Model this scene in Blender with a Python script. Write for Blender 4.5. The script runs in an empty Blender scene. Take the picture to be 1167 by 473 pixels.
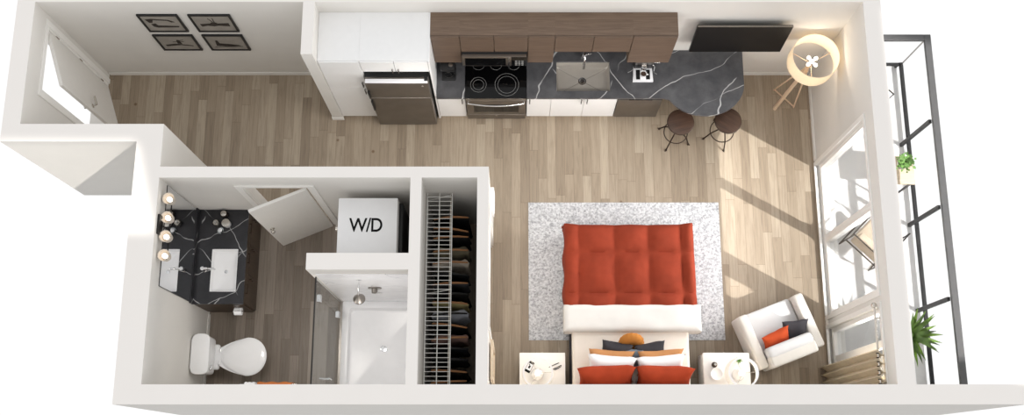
WORLD = 1.0
EXPO = 0.0
SUN = 6.2
LOW = 0.06
HOR = 1.7
ZEN = 0.86
DAY = 85.0
VAN = 0.35
DOWN = 7.0
BATH = 7.5
import bpy, bmesh, math, random
from mathutils import Matrix, Vector, noise as mnoise

random.seed(7)
SC = bpy.context.scene
COL = SC.collection
PI = math.pi


def lin(c):
    def f(v):
        v /= 255.0
        return v / 12.92 if v <= 0.04045 else ((v + 0.055) / 1.055) ** 2.4
    return (f(c[0]), f(c[1]), f(c[2]), 1.0)


# ------------------------------------------------------------------ materials
def new_mat(name):
    m = bpy.data.materials.new(name)
    m.use_nodes = True
    nt = m.node_tree
    for n in list(nt.nodes):
        nt.nodes.remove(n)
    out = nt.nodes.new('ShaderNodeOutputMaterial')
    return m, nt, out


def pos_vec(nt, scale=(1, 1, 1), rot=(0, 0, 0)):
    g = nt.nodes.new('ShaderNodeTexCoord')
    mp = nt.nodes.new('ShaderNodeMapping')
    mp.inputs['Scale'].default_value = scale
    mp.inputs['Rotation'].default_value = rot
    nt.links.new(g.outputs['Object'], mp.inputs['Vector'])
    return mp.outputs['Vector']


def world_vec(nt, scale=(1, 1, 1), rot=(0, 0, 0)):
    g = nt.nodes.new('ShaderNodeNewGeometry')
    mp = nt.nodes.new('ShaderNodeMapping')
    mp.inputs['Scale'].default_value = scale
    mp.inputs['Rotation'].default_value = rot
    nt.links.new(g.outputs['Position'], mp.inputs['Vector'])
    return mp.outputs['Vector']


def math_node(nt, op, a, b=None, c=None):
    n = nt.nodes.new('ShaderNodeMath')
    n.operation = op
    for i, v in enumerate((a, b, c)):
        if v is None:
            continue
        if isinstance(v, (int, float)):
            n.inputs[i].default_value = v
        else:
            nt.links.new(v, n.inputs[i])
    return n.outputs[0]


def mix_col(nt, fac, a, b, mode='MIX'):
    n = nt.nodes.new('ShaderNodeMix')
    n.data_type = 'RGBA'
    n.blend_type = mode
    for s, v in ((n.inputs[0], fac), (n.inputs[6], a), (n.inputs[7], b)):
        if isinstance(v, (int, float)):
            s.default_value = v
        elif isinstance(v, tuple):
            s.default_value = v
        else:
            nt.links.new(v, s)
    return n.outputs[2]


def tex_noise(nt, vec, scale, detail=3, rough=0.5, dist=0.0):
    n = nt.nodes.new('ShaderNodeTexNoise')
    n.inputs['Scale'].default_value = scale
    n.inputs['Detail'].default_value = detail
    n.inputs['Roughness'].default_value = rough
    n.inputs['Distortion'].default_value = dist
    if vec is not None:
        nt.links.new(vec, n.inputs['Vector'])
    return n.outputs['Fac']


def ramp(nt, fac, stops):
    r = nt.nodes.new('ShaderNodeValToRGB')
    el = r.color_ramp.elements
    while len(el) < len(stops):
        el.new(0.5)
    for e, (p, c) in zip(el, stops):
        e.position = p
        e.color = c if len(c) == 4 else lin(c)
    nt.links.new(fac, r.inputs['Fac'])
    return r.outputs['Color']


def principled(nt, out, color, rough=0.5, metal=0.0, spec=0.5, bump=None, bump_str=0.2, bump_dist=0.01, **kw):
    b = nt.nodes.new('ShaderNodeBsdfPrincipled')
    if isinstance(color, tuple):
        b.inputs['Base Color'].default_value = color
    else:
        nt.links.new(color, b.inputs['Base Color'])
    if isinstance(rough, (int, float)):
        b.inputs['Roughness'].default_value = rough
    else:
        nt.links.new(rough, b.inputs['Roughness'])
    b.inputs['Metallic'].default_value = metal
    b.inputs['Specular IOR Level'].default_value = spec
    for k, v in kw.items():
        b.inputs[k].default_value = v
    if bump is not None:
        bn = nt.nodes.new('ShaderNodeBump')
        bn.inputs['Strength'].default_value = bump_str
        bn.inputs['Distance'].default_value = bump_dist
        nt.links.new(bump, bn.inputs['Height'])
        nt.links.new(bn.outputs['Normal'], b.inputs['Normal'])
    nt.links.new(b.outputs[0], out.inputs['Surface'])
    return b


def plain(name, c, rough=0.5, metal=0.0, spec=0.5, var=0.05, scale=12.0, bump_str=0.0, **kw):
    """a painted / moulded surface with a little procedural variation"""
    m, nt, out = new_mat(name)
    v = pos_vec(nt)
    f = tex_noise(nt, v, scale, 3)
    a = lin(c)
    lo = tuple(x * (1 - var) for x in a[:3]) + (1,)
    hi = tuple(min(1, x * (1 + var)) for x in a[:3]) + (1,)
    colr = ramp(nt, f, [(0.3, lo), (0.7, hi)])
    bmp = tex_noise(nt, v, scale * 25, 2) if bump_str else None
    principled(nt, out, colr, rough, metal, spec, bmp, bump_str, 0.003, **kw)
    return m


def fabric(name, c, var=0.10, scale=60, rough=0.9, bump=0.25, c2=None):
    m, nt, out = new_mat(name)
    v = pos_vec(nt)
    f = tex_noise(nt, v, 5, 4)
    a = lin(c)
    lo = tuple(x * (1 - var) for x in a[:3]) + (1,)
    hi = tuple(min(1, x * (1 + var)) for x in (lin(c2) if c2 else a)[:3]) + (1,)
    colr = ramp(nt, f, [(0.3, lo), (0.7, hi)])
    bmp = tex_noise(nt, v, scale * 3, 2)
    principled(nt, out, colr, rough, 0, 0.2, bmp, bump, 0.004)
    return m


def wood(name, dark, light, axis='x', rough=0.45, freq=1.0, spec=0.4):
    m, nt, out = new_mat(name)
    s = {'x': (1.5, 28, 28), 'y': (28, 1.5, 28), 'z': (28, 28, 1.5)}[axis]
    v = pos_vec(nt, tuple(q * freq for q in s))
    f = tex_noise(nt, v, 1.6, 5, 0.6, 0.6)
    colr = ramp(nt, f, [(0.25, dark), (0.75, light)])
    principled(nt, out, colr, rough, 0, spec, f, 0.1, 0.002)
    return m


def emit(name, c, strength, base=(255, 255, 255)):
    m, nt, out = new_mat(name)
    b = nt.nodes.new('ShaderNodeBsdfPrincipled')
    v = pos_vec(nt)
    f = tex_noise(nt, v, 3, 1)
    colr = ramp(nt, f, [(0.0, base), (1.0, base)])
    nt.links.new(colr, b.inputs['Base Color'])
    b.inputs['Emission Color'].default_value = lin(c)
    b.inputs['Emission Strength'].default_value = strength
    nt.links.new(b.outputs[0], out.inputs['Surface'])
    return m


def translucent(name, c, glow=None, strength=0.0, tr=0.5):
    m, nt, out = new_mat(name)
    v = pos_vec(nt)
    f = tex_noise(nt, v, 40, 2)
    a = lin(c)
    colr = ramp(nt, f, [(0.3, tuple(x * 0.96 for x in a[:3]) + (1,)), (0.7, a)])
    d = nt.nodes.new('ShaderNodeBsdfDiffuse')
    t = nt.nodes.new('ShaderNodeBsdfTranslucent')
    nt.links.new(colr, d.inputs['Color'])
    nt.links.new(colr, t.inputs['Color'])
    mx = nt.nodes.new('ShaderNodeMixShader')
    mx.inputs[0].default_value = tr
    nt.links.new(d.outputs[0], mx.inputs[1])
    nt.links.new(t.outputs[0], mx.inputs[2])
    nt.links.new(mx.outputs[0], out.inputs['Surface'])
    return m


def glass(name, tint=(250, 252, 252), refl=1.0, ior=1.45):
    m, nt, out = new_mat(name)
    v = pos_vec(nt)
    f = tex_noise(nt, v, 2, 1)
    a = lin(tint)
    colr = ramp(nt, f, [(0.2, a), (0.8, a)])
    t = nt.nodes.new('ShaderNodeBsdfTransparent')
    nt.links.new(colr, t.inputs['Color'])
    g = nt.nodes.new('ShaderNodeBsdfGlossy')
    g.inputs['Roughness'].default_value = 0.01
    fr = nt.nodes.new('ShaderNodeFresnel')
    fr.inputs['IOR'].default_value = ior
    k = math_node(nt, 'MULTIPLY', fr.outputs[0], refl)
    mx = nt.nodes.new('ShaderNodeMixShader')
    nt.links.new(k, mx.inputs[0])
    nt.links.new(t.outputs[0], mx.inputs[1])
    nt.links.new(g.outputs[0], mx.inputs[2])
    nt.links.new(mx.outputs[0], out.inputs['Surface'])
    return m


def floor_mat(name, FLOOR_TONES, sh=0.0):
    m, nt, out = new_mat(name)
    g = nt.nodes.new('ShaderNodeNewGeometry')
    sp = nt.nodes.new('ShaderNodeSeparateXYZ')
    nt.links.new(g.outputs['Position'], sp.inputs[0])
    PW, PL = 0.127, 1.25
    u = math_node(nt, 'DIVIDE', sp.outputs[0], PW)
    col = math_node(nt, 'FLOOR', u)
    wn = nt.nodes.new('ShaderNodeTexWhiteNoise')
    wn.noise_dimensions = '1D'
    nt.links.new(col, wn.inputs['W'])
    v0 = math_node(nt, 'DIVIDE', sp.outputs[1], PL)
    v = math_node(nt, 'ADD', v0, math_node(nt, 'MULTIPLY', wn.outputs['Value'], 7.3))
    row = math_node(nt, 'FLOOR', v)
    cb = nt.nodes.new('ShaderNodeCombineXYZ')
    nt.links.new(col, cb.inputs[0])
    nt.links.new(row, cb.inputs[1])
    wn2 = nt.nodes.new('ShaderNodeTexWhiteNoise')
    wn2.noise_dimensions = '3D'
    nt.links.new(cb.outputs[0], wn2.inputs['Vector'])
    tone = ramp(nt, wn2.outputs['Value'], [(0.0, FLOOR_TONES[0]), (0.35, FLOOR_TONES[1]), (0.7, FLOOR_TONES[2]), (1.0, FLOOR_TONES[3])])
    # grain, shifted per plank
    cb2 = nt.nodes.new('ShaderNodeCombineXYZ')
    nt.links.new(math_node(nt, 'MULTIPLY', sp.outputs[0], 34), cb2.inputs[0])
    nt.links.new(math_node(nt, 'ADD', math_node(nt, 'MULTIPLY', sp.outputs[1], 2.0), math_node(nt, 'MULTIPLY', wn2.outputs['Value'], 37)), cb2.inputs[1])
    gr = tex_noise(nt, cb2.outputs[0], 1.0, 5, 0.62, 0.8)
    grain = ramp(nt, gr, [(0.25, (0.68, 0.66, 0.64, 1)), (0.55, (1, 1, 1, 1)), (0.85, (1.08, 1.07, 1.05, 1))])
    c1 = mix_col(nt, 0.9, tone, grain, 'MULTIPLY')
    # knots
    vo = nt.nodes.new('ShaderNodeTexVoronoi')
    vo.inputs['Scale'].default_value = 1.7
    nt.links.new(g.outputs['Position'], vo.inputs['Vector'])
    kn = ramp(nt, vo.outputs['Distance'], [(0.0, (0.45, 0.36, 0.28, 1)), (0.028, (0.6, 0.5, 0.42, 1)), (0.05, (1, 1, 1, 1))])
    c2 = mix_col(nt, 1.0, c1, kn, 'MULTIPLY')
    # joints
    fu = math_node(nt, 'FRACT', u)
    fv = math_node(nt, 'FRACT', v)
    ju = math_node(nt, 'LESS_THAN', fu, 0.03)
    jv = math_node(nt, 'LESS_THAN', fv, 0.004)
    j = math_node(nt, 'MAXIMUM', ju, jv)
    c3 = mix_col(nt, math_node(nt, 'MULTIPLY', j, 0.5), c2, lin((90, 70, 52)))
    ro = math_node(nt, 'ADD', math_node(nt, 'MULTIPLY', gr, 0.15), 0.36)
    b = principled(nt, out, c3, ro, 0, 0.35, math_node(nt, 'SUBTRACT', gr, j), 0.08, 0.003)
    return m


def marble_mat(name, base, base2, vein=(205, 205, 205), scale=1.0, seed=0.0, rough=0.3, width=0.012, dens=0.5, bar=False):
    """dark stone crossed by two families of thin, broken, slightly wandering veins"""
    m, nt, out = new_mat(name)
    g = nt.nodes.new('ShaderNodeNewGeometry')
    sp = nt.nodes.new('ShaderNodeSeparateXYZ')
    nt.links.new(g.outputs['Position'], sp.inputs[0])
    v = world_vec(nt, (scale, scale, scale))
    off = nt.nodes.new('ShaderNodeVectorMath')
    off.operation = 'ADD'
    nt.links.new(v, off.inputs[0])
    off.inputs[1].default_value = (seed, seed * 1.7, seed * 0.3)
    warp = tex_noise(nt, off.outputs[0], 1.3, 3, 0.45)
    fams = None
    for k, (ang, freq) in enumerate(((28, 2.1), (118 + 12, 1.9), (62, 1.3))):
        a = math.radians(ang)
        d = math_node(nt, 'ADD', math_node(nt, 'MULTIPLY', sp.outputs[0], -math.sin(a)), math_node(nt, 'MULTIPLY', math_node(nt, 'ADD', sp.outputs[1], sp.outputs[2]), math.cos(a)))
        u = math_node(nt, 'ADD', math_node(nt, 'MULTIPLY', d, freq * scale), math_node(nt, 'MULTIPLY', warp, 1.0))
        u = math_node(nt, 'ADD', u, seed + k * 0.37)
        fr = math_node(nt, 'ABSOLUTE', math_node(nt, 'SUBTRACT', math_node(nt, 'FRACT', u), 0.5))
        ln = ramp(nt, fr, [(0.0, (1, 1, 1, 1)), (width * 0.6, (0.75, 0.75, 0.75, 1)), (width * 1.6, (0, 0, 0, 1))])
        o2 = nt.nodes.new('ShaderNodeVectorMath')
        o2.operation = 'ADD'
        nt.links.new(off.outputs[0], o2.inputs[0])
        o2.inputs[1].default_value = (k * 5.3, k * 2.1, 0)
        mk = tex_noise(nt, o2.outputs[0], 1.9, 2)
        dk = dens + ((-0.10, 0.0, 0.0) if bar else (-0.05, 0.0, 0.05))[k]
        mask = ramp(nt, mk, [(dk, (0, 0, 0, 1)), (dk + 0.07, (1, 1, 1, 1))])
        if bar and k == 1:      # the slab of the rounded bar end is veined one way only
            lim = math_node(nt, 'LESS_THAN', sp.outputs[0], 2.0)
            mask = mix_col(nt, lim, (0, 0, 0, 1), mask)
        if bar and k == 0:
            lim = math_node(nt, 'GREATER_THAN', sp.outputs[0], 1.6)
            mask = mix_col(nt, lim, (0, 0, 0, 1), mask)
        one = mix_col(nt, 1.0, ln, mask, 'MULTIPLY')
        fams = one if fams is None else mix_col(nt, 1.0, fams, one, 'LIGHTEN')
    cl = tex_noise(nt, off.outputs[0], 5, 5, 0.6)
    bc = ramp(nt, cl, [(0.3, base), (0.75, base2)])
    c = mix_col(nt, fams, bc, lin(vein))
    principled(nt, out, c, rough, 0, 0.45)
    return m


def rug_mat():
    m, nt, out = new_mat('rug_pile')
    v = pos_vec(nt)
    f1 = tex_noise(nt, v, 38, 4, 0.7)
    f2 = tex_noise(nt, pos_vec(nt, (1, 1.6, 1)), 17, 3, 0.6, 1.0)
    c1 = ramp(nt, f1, [(0.34, (150, 151, 155)), (0.46, (198, 199, 202)), (0.58, (226, 227, 229))])
    c2 = ramp(nt, f2, [(0.36, (218, 218, 222)), (0.52, (255, 255, 255))])
    c = mix_col(nt, 0.8, c1, c2, 'MULTIPLY')
    principled(nt, out, c, 0.95, 0, 0.1, f1, 0.6, 0.01)
    return m


FLOOR_TONES = [(147, 132, 114), (159, 144, 125), (168, 153, 134), (178, 164, 145)]
MT = {}
MT['wall'] = plain('wall_paint', (224, 221, 216), 0.85, 0, 0.2, 0.012, 3)
MT['wall_top_bright'] = plain('wall_paint_bright_top', (239, 235, 231), 0.8, 0, 0.2, 0.006, 3)  # brightness put into the colour: wall tops paler than the wall paint
MT['trim'] = plain('white_trim_paint', (240, 238, 234), 0.5, 0, 0.4, 0.01)
MT['floor'] = floor_mat('oak_planks', FLOOR_TONES)
MT['bath_floor'] = floor_mat('grey_oak_planks', [(118, 107, 96), (130, 119, 108), (142, 131, 120), (154, 144, 133)])
MT['marble'] = marble_mat('charcoal_marble', (68, 68, 71), (96, 96, 99), scale=1.0, seed=3.1, width=0.009, dens=0.46, bar=True)
MT['bath_marble'] = marble_mat('black_marble', (30, 30, 33), (48, 47, 51), (190, 190, 190), scale=1.2, seed=8.7, width=0.008, dens=0.43)
MT['white_marble'] = marble_mat('white_marble', (236, 236, 239), (246, 246, 248), (206, 207, 211), scale=1.2, seed=1.3, rough=0.25)
MT['white_cab'] = plain('white_lacquer', (246, 246, 246), 0.35, 0, 0.45, 0.01)
MT['walnut'] = wood('walnut_veneer', (98, 80, 66), (132, 111, 94), 'x')
MT['walnut_front'] = wood('walnut_front', (86, 69, 57), (114, 95, 80), 'x')
MT['dark_wood'] = wood('dark_oak', (58, 47, 38), (84, 69, 56), 'z')
MT['stool_wood'] = wood('dark_stool_wood', (48, 33, 25), (82, 58, 44), 'x', 0.5)
MT['pale_wood'] = wood('pale_ash', (214, 184, 152), (232, 206, 178), 'z')
MT['ash_frame'] = wood('light_ash', (222, 200, 172), (236, 218, 194), 'z')
MT['hanger_wood'] = wood('hanger_wood', (140, 96, 60), (172, 124, 84), 'x')
MT['planter_wood'] = wood('weathered_wood', (178, 160, 138), (206, 190, 168), 'x')
MT['steel'] = plain('brushed_steel', (150, 144, 138), 0.35, 1.0, 0.5, 0.06, 6)
MT['dark_steel'] = plain('dark_steel', (140, 134, 128), 0.48, 1.0, 0.5, 0.06, 6)
MT['sink_steel'] = plain('sink_steel', (190, 184, 176), 0.4, 0.3, 0.5, 0.04, 6)
MT['chrome'] = plain('chrome', (225, 225, 225), 0.12, 1.0, 0.5, 0.02)
MT['nickel'] = plain('nickel', (205, 200, 192), 0.25, 1.0, 0.5, 0.02)
MT['black'] = plain('black_plastic', (24, 24, 25), 0.4, 0, 0.4, 0.1)
MT['black_glass'] = plain('black_glass', (8, 8, 9), 0.08, 0, 0.25, 0.05)
MT['black_metal'] = plain('black_metal', (40, 38, 37), 0.45, 0.3, 0.4, 0.08)
MT['bronze'] = plain('dark_bronze', (74, 62, 54), 0.4, 0.8, 0.4, 0.08)
MT['rail'] = plain('graphite_rail', (84, 84, 85), 0.5, 0.2, 0.4, 0.05)
MT['rail_dark'] = plain('dark_rail', (34, 34, 35), 0.5, 0.2, 0.4, 0.05)
MT['ceramic'] = plain('ceramic', (242, 242, 243), 0.12, 0, 0.5, 0.01)
MT['acrylic'] = plain('acrylic', (248, 248, 250), 0.25, 0, 0.5, 0.01)
MT['rust'] = fabric('rust_cotton', (138, 55, 35), 0.10)
MT['rust_pillow'] = fabric('rust_pillow_cotton', (168, 64, 36), 0.12)
MT['orange'] = fabric('orange_velvet', (184, 74, 38), 0.12)
MT['towel_orange'] = fabric('towel_orange', (188, 112, 60), 0.15)
MT['sheet'] = fabric('cream_sheet', (240, 232, 222), 0.03)
MT['fold'] = fabric('white_blanket', (224, 221, 217), 0.03)
MT['white_fab'] = fabric('white_cotton', (242, 242, 244), 0.04)
MT['tan'] = fabric('tan_linen', (196, 140, 92), 0.08)
MT['ochre'] = fabric('ochre_velvet', (186, 122, 58), 0.12)
MT['charcoal'] = fabric('charcoal_fabric', (62, 60, 64), 0.1)
MT['slate'] = fabric('slate_fabric', (112, 122, 132), 0.1)
MT['chair_fab'] = fabric('ivory_boucle', (214, 209, 202), 0.03)
MT['seat_fab'] = fabric('ivory_seat', (211, 210, 210), 0.03)
MT['curtain'] = fabric('taupe_curtain', (202, 188, 164), 0.06)
MT['taupe'] = fabric('taupe_cushion', (196, 180, 160), 0.06)
MT['rug'] = rug_mat()
MT['window'] = glass('window_glass', (250, 251, 252), 0.22)
MT['rail_glass'] = glass('railing_glass', (255, 255, 255), 0.03)
MT['shower_glass'] = glass('shower_glass', (244, 245, 245), 0.15)
MT['jar_glass'] = glass('jar_glass', (225, 228, 228), 1.0)
MT['mirror'] = plain('mirror_silver', (235, 236, 238), 0.01, 1.0, 0.5, 0.0)
MT['shade'] = translucent('linen_shade', (252, 244, 230), tr=0.5)
MT['white_shade'] = translucent('white_shade', (250, 249, 246), tr=0.45)
MT['bulb'] = emit('warm_bulb', (255, 246, 232), 2.0)
MT['globe'] = emit('opal_globe', (255, 246, 232), 0.0, (206, 196, 184))
MT['leaf'] = plain('green_leaf', (112, 152, 82), 0.5, 0, 0.3, 0.25, 30)
MT['spike_leaf'] = plain('agave_leaf', (84, 112, 38), 0.45, 0, 0.3, 0.45, 14)
MT['spike_dark'] = plain('agave_leaf_dark', (56, 78, 28), 0.45, 0, 0.3, 0.4, 14)
MT['soil'] = plain('soil', (58, 46, 38), 0.95, 0, 0.1, 0.3, 40)
MT['deck'] = plain('balcony_concrete', (212, 212, 212), 0.9, 0, 0.2, 0.03, 8)
MT['pot'] = plain('pot_grey', (196, 194, 190), 0.7, 0, 0.3, 0.04)
MT['ink'] = plain('black_ink', (16, 16, 16), 0.7, 0, 0.2, 0.0)
MT['print'] = plain('print_paper', (150, 144, 136), 0.8, 0, 0.1, 0.12, 6)
MT['print_ink'] = plain('print_ink', (62, 56, 52), 0.9, 0, 0.1, 0.2, 20)
MT['burner'] = plain('burner_ring', (140, 140, 139), 0.5, 0, 0.3, 0.03)
MT['wire'] = plain('white_wire', (236, 236, 232), 0.4, 0, 0.4, 0.02)
MT['door'] = plain('door_paint', (228, 225, 220), 0.5, 0, 0.4, 0.01)
MT['tv_screen'] = plain('tv_screen', (20, 17, 16), 0.55, 0, 0.25, 0.05)
MT['screen'] = plain('screen_white', (235, 235, 238), 0.3, 0, 0.4, 0.02)

# ------------------------------------------------------------------ building helpers
WM = {}          # world matrix of every object we make


class B:
    """collects shapes into one bmesh; coordinates are world ones, or local to matrix M"""

    def __init__(self, M=None):
        self.bm = bmesh.new()
        self.M = M

    def _bevel(self, verts, r, seg=2):
        if r <= 0:
            return
        es = set()
        for v in verts:
            es.update(v.link_edges)
        bmesh.ops.bevel(self.bm, geom=list(es), offset=r, segments=seg, affect='EDGES', profile=0.5, clamp_overlap=True)

    def box(self, x0, x1, y0, y1, z0, z1, r=0.0, seg=2, M=None):
        mat = Matrix.Translation(((x0 + x1) / 2, (y0 + y1) / 2, (z0 + z1) / 2)) @ Matrix.Diagonal((abs(x1 - x0), abs(y1 - y0), abs(z1 - z0), 1))
        if M is not None:
            mat = M @ mat
        vs = bmesh.ops.create_cube(self.bm, size=1.0, matrix=mat)['verts']
        self._bevel(vs, r, seg)
        return self

    def prism(self, poly, z0, z1, r=0.0, seg=2):
        bot = [self.bm.verts.new((p[0], p[1], z0)) for p in poly]
        top = [self.bm.verts.new((p[0], p[1], z1)) for p in poly]
        n = len(poly)
        self.bm.faces.new(list(reversed(bot)))
        self.bm.faces.new(top)
        for i in range(n):
            self.bm.faces.new((bot[i], bot[(i + 1) % n], top[(i + 1) % n], top[i]))
        if r:
            es = [e for v in top for e in v.link_edges if e.other_vert(v) in top]
            bmesh.ops.bevel(self.bm, geom=list(set(es)), offset=r, segments=seg, affect='EDGES', profile=0.5, clamp_overlap=True)
        return self

    def cone(self, p0, p1, r0, r1, n=20):
        return self.tube([p0, p1], [r0, r1], n)

    def tube(self, pts, r, n=10, closed=False, caps=True):
        pts = [Vector(p) for p in pts]
        m = len(pts)
        rs = r if isinstance(r, (list, tuple)) else [r] * m
        rings = []
        up = None
        for i, p in enumerate(pts):
            a = pts[(i - 1) % m] if (closed or i > 0) else p
            b = pts[(i + 1) % m] if (closed or i < m - 1) else p
            t = (b - a).normalized()
            if up is None:
                up = Vector((0, 0, 1)) if abs(t.z) < 0.9 else Vector((1, 0, 0))
            s = t.cross(up)
            if s.length < 1e-5:
                s = t.cross(Vector((0.3, 1, 0.2)))
            s.normalize()
            q = s.cross(t).normalized()
            up = q
            rings.append([self.bm.verts.new(p + (s * math.cos(2 * PI * k / n) + q * math.sin(2 * PI * k / n)) * rs[i]) for k in range(n)])
        rng = range(m) if closed else range(m - 1)
        for i in rng:
            A, C = rings[i], rings[(i + 1) % m]
            for k in range(n):
                self.bm.faces.new((A[k], C[k], C[(k + 1) % n], A[(k + 1) % n]))
        if caps and not closed:
            self.bm.faces.new(rings[0])
            self.bm.faces.new(list(reversed(rings[-1])))
        return self

    def lathe(self, cx, cy, prof, n=32, sx=1.0, sy=1.0, caps=True):
        rings = []
        for (r, z) in prof:
            rings.append([self.bm.verts.new((cx + sx * r * math.cos(2 * PI * k / n), cy + sy * r * math.sin(2 * PI * k / n), z)) for k in range(n)])
        for A, C in zip(rings, rings[1:]):
            for k in range(n):
                self.bm.faces.new((A[k], A[(k + 1) % n], C[(k + 1) % n], C[k]))
        if caps:
            self.bm.faces.new(list(reversed(rings[0])))
            self.bm.faces.new(rings[-1])
        return self

    def shell(self, cx, cy, z0, z1, r0, r1, t, n=40):
        """open drum of wall thickness t"""
        return self.loop([(r0, z0), (r1, z1), (r1 - t, z1), (r0 - t, z0)], cx, cy, n)

    def loop(self, prof, cx, cy, n=40):
        rings = [[self.bm.verts.new((cx + r * math.cos(2 * PI * k / n), cy + r * math.sin(2 * PI * k / n), z)) for k in range(n)] for r, z in prof]
        for i in range(len(rings)):
            A, C = rings[i], rings[(i + 1) % len(rings)]
            for k in range(n):
                self.bm.faces.new((A[k], A[(k + 1) % n], C[(k + 1) % n], C[k]))
        return self

    def ball(self, c, rx, ry=None, rz=None, n=16, M=None):
        ry = ry or rx
        rz = rz or rx
        mat = Matrix.Translation(c) @ Matrix.Diagonal((rx, ry, rz, 1))
        if M is not None:
            mat = M @ mat
        bmesh.ops.create_uvsphere(self.bm, u_segments=n, v_segments=max(6, n // 2), radius=1.0, matrix=mat)
        return self

    def grid(self, f, nu, nv, closed_u=False):
        """f(i/nu, j/nv) -> point"""
        V = [[self.bm.verts.new(f(i / nu, j / nv)) for j in range(nv + 1)] for i in range(nu + (0 if closed_u else 1))]
        m = len(V)
        for i in range(nu if closed_u else nu):
            a, c = V[i], V[(i + 1) % m]
            for j in range(nv):
                self.bm.faces.new((a[j], c[j], c[j + 1], a[j + 1]))
        return self

    def cushion(self, w, h, t, M, n=14, pinch=0.10, seed=0.0, wr=0.012):
        """soft pillow lying in its local XY plane, thickness along local Z"""
        vs = {}
        for side in (1, -1):
            for i in range(n + 1):
                for j in range(n + 1):
                    u, v = -1 + 2 * i / n, -1 + 2 * j / n
                    edge = (1 - u ** 4) * (1 - v ** 4)
                    if (i in (0, n) or j in (0, n)) and side == -1:
                        vs[(side, i, j)] = vs[(1, i, j)]
                        continue
                    x = u * w / 2 * (1 - pinch * (1 - abs(v)) * 0 - pinch * (v * v < 0.999) * (1 - v * v) * 0.55)
                    y = v * h / 2 * (1 - pinch * (1 - u * u) * 0.55)
                    z = side * t / 2 * max(edge, 0) ** 0.55
                    nz = mnoise.noise(Vector((u * 1.7 + seed, v * 1.7, side + seed))) * wr * (1 if edge > 0.01 else 0)
                    vs[(side, i, j)] = self.bm.verts.new(M @ Vector((x, y, z + nz)))
        for side in (1, -1):
            for i in range(n):
                for j in range(n):
                    q = [vs[(side, i, j)], vs[(side, i + 1, j)], vs[(side, i + 1, j + 1)], vs[(side, i, j + 1)]]
                    if side < 0:
                        q.reverse()
                    try:
                        self.bm.faces.new(q)
                    except ValueError:
                        pass
        return self

    def obj(self, name, mat, parent=None, smooth=True, angle=40, origin=None, cap=None):
        bm = self.bm
        if self.M is not None:
            bmesh.ops.transform(bm, matrix=self.M, verts=bm.verts[:])
        bmesh.ops.recalc_face_normals(bm, faces=bm.faces[:])
        P = WM[parent.name] if parent else Matrix.Identity(4)
        co = [v.co for v in bm.verts]
        Pi = P.inverted()
        lo = [min((Pi @ c)[k] for c in co) for k in range(3)]
        hi = [max((Pi @ c)[k] for c in co) for k in range(3)]
        ctr = Vector(((lo[0] + hi[0]) / 2, (lo[1] + hi[1]) / 2, (lo[2] + hi[2]) / 2 if parent else lo[2]))
        if origin is not None:
            ctr = Pi @ Vector(origin)
        bmesh.ops.transform(bm, matrix=Matrix.Translation(-ctr) @ Pi, verts=bm.verts[:])
        me = bpy.data.meshes.new(name)
        bm.to_mesh(me)
        bm.free()
        me.materials.append(MT[mat] if isinstance(mat, str) else mat)
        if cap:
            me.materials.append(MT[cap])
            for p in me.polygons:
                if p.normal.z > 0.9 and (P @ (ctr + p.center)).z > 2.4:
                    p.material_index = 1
        if smooth:
            for p in me.polygons:
                p.use_smooth = True
            me.set_sharp_from_angle(angle=math.radians(angle))
        o = bpy.data.objects.new(name, me)
        COL.objects.link(o)
        o.location = ctr
        if parent:
            o.parent = parent
        WM[o.name] = P @ Matrix.Translation(ctr)
        return o


def tag(o, label=None, cat=None, group=None, kind=None):
    if label:
        o['label'] = label
    if cat:
        o['category'] = cat
    if group:
        o['group'] = group
    if kind:
        o['kind'] = kind
    return o


def thing(name, label, cat, loc=(0, 0, 0), rz=0.0, group=None):
    o = bpy.data.objects.new(name, None)
    COL.objects.link(o)
    o.empty_display_size = 0.1
    o.location = loc
    o.rotation_euler = (0, 0, rz)
    WM[o.name] = Matrix.Translation(loc) @ Matrix.Rotation(rz, 4, 'Z')
    if name.startswith('wall_'):
        o['kind'] = 'thing'
    return tag(o, label, cat, group)


def struct(o):
    o['kind'] = 'structure'
    return o


def dup(root, loc, rz=None, label=None):
    r = root.copy()
    COL.objects.link(r)
    r.location = loc
    if rz is not None:
        r.rotation_euler = (0, 0, rz)
    if label:
        r['label'] = label
    WM[r.name] = Matrix.Translation(loc) @ Matrix.Rotation(r.rotation_euler[2], 4, 'Z')

    def kids(src, dst):
        for ch in list(src.children):
            c = ch.copy()
            COL.objects.link(c)
            c.parent = dst
            WM[c.name] = WM[dst.name] @ Matrix.Translation(c.location)
            kids(ch, c)
    kids(root, r)
    return r


def RX(a):
    return Matrix.Rotation(a, 4, 'X')


def RY(a):
    return Matrix.Rotation(a, 4, 'Y')


def RZ(a):
    return Matrix.Rotation(a, 4, 'Z')


def TR(*p):
    return Matrix.Translation(p)
# ================================================================== THE SHELL
W = 2.44
ZB = -0.08
b = B(); b.prism([(-4.183, 0.903), (-1.14, 0.903), (-1.14, 3.40), (-4.183, 3.40)], ZB, 0.0); struct(b.obj('floor_bath', 'bath_floor', smooth=False))
b = B(); b.prism([(-5.91, 4.0), (-4.183, 4.0), (-4.183, 3.40), (-1.14, 3.40), (-1.14, 0.903), (4.36, 0.903), (4.36, 5.595), (-5.91, 5.595)], ZB, 0.0)
struct(b.obj('floor', 'floor', smooth=False))


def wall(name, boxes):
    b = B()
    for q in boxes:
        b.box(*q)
    return struct(b.obj(name, 'wall', smooth=False, cap='wall_top_bright'))


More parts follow.
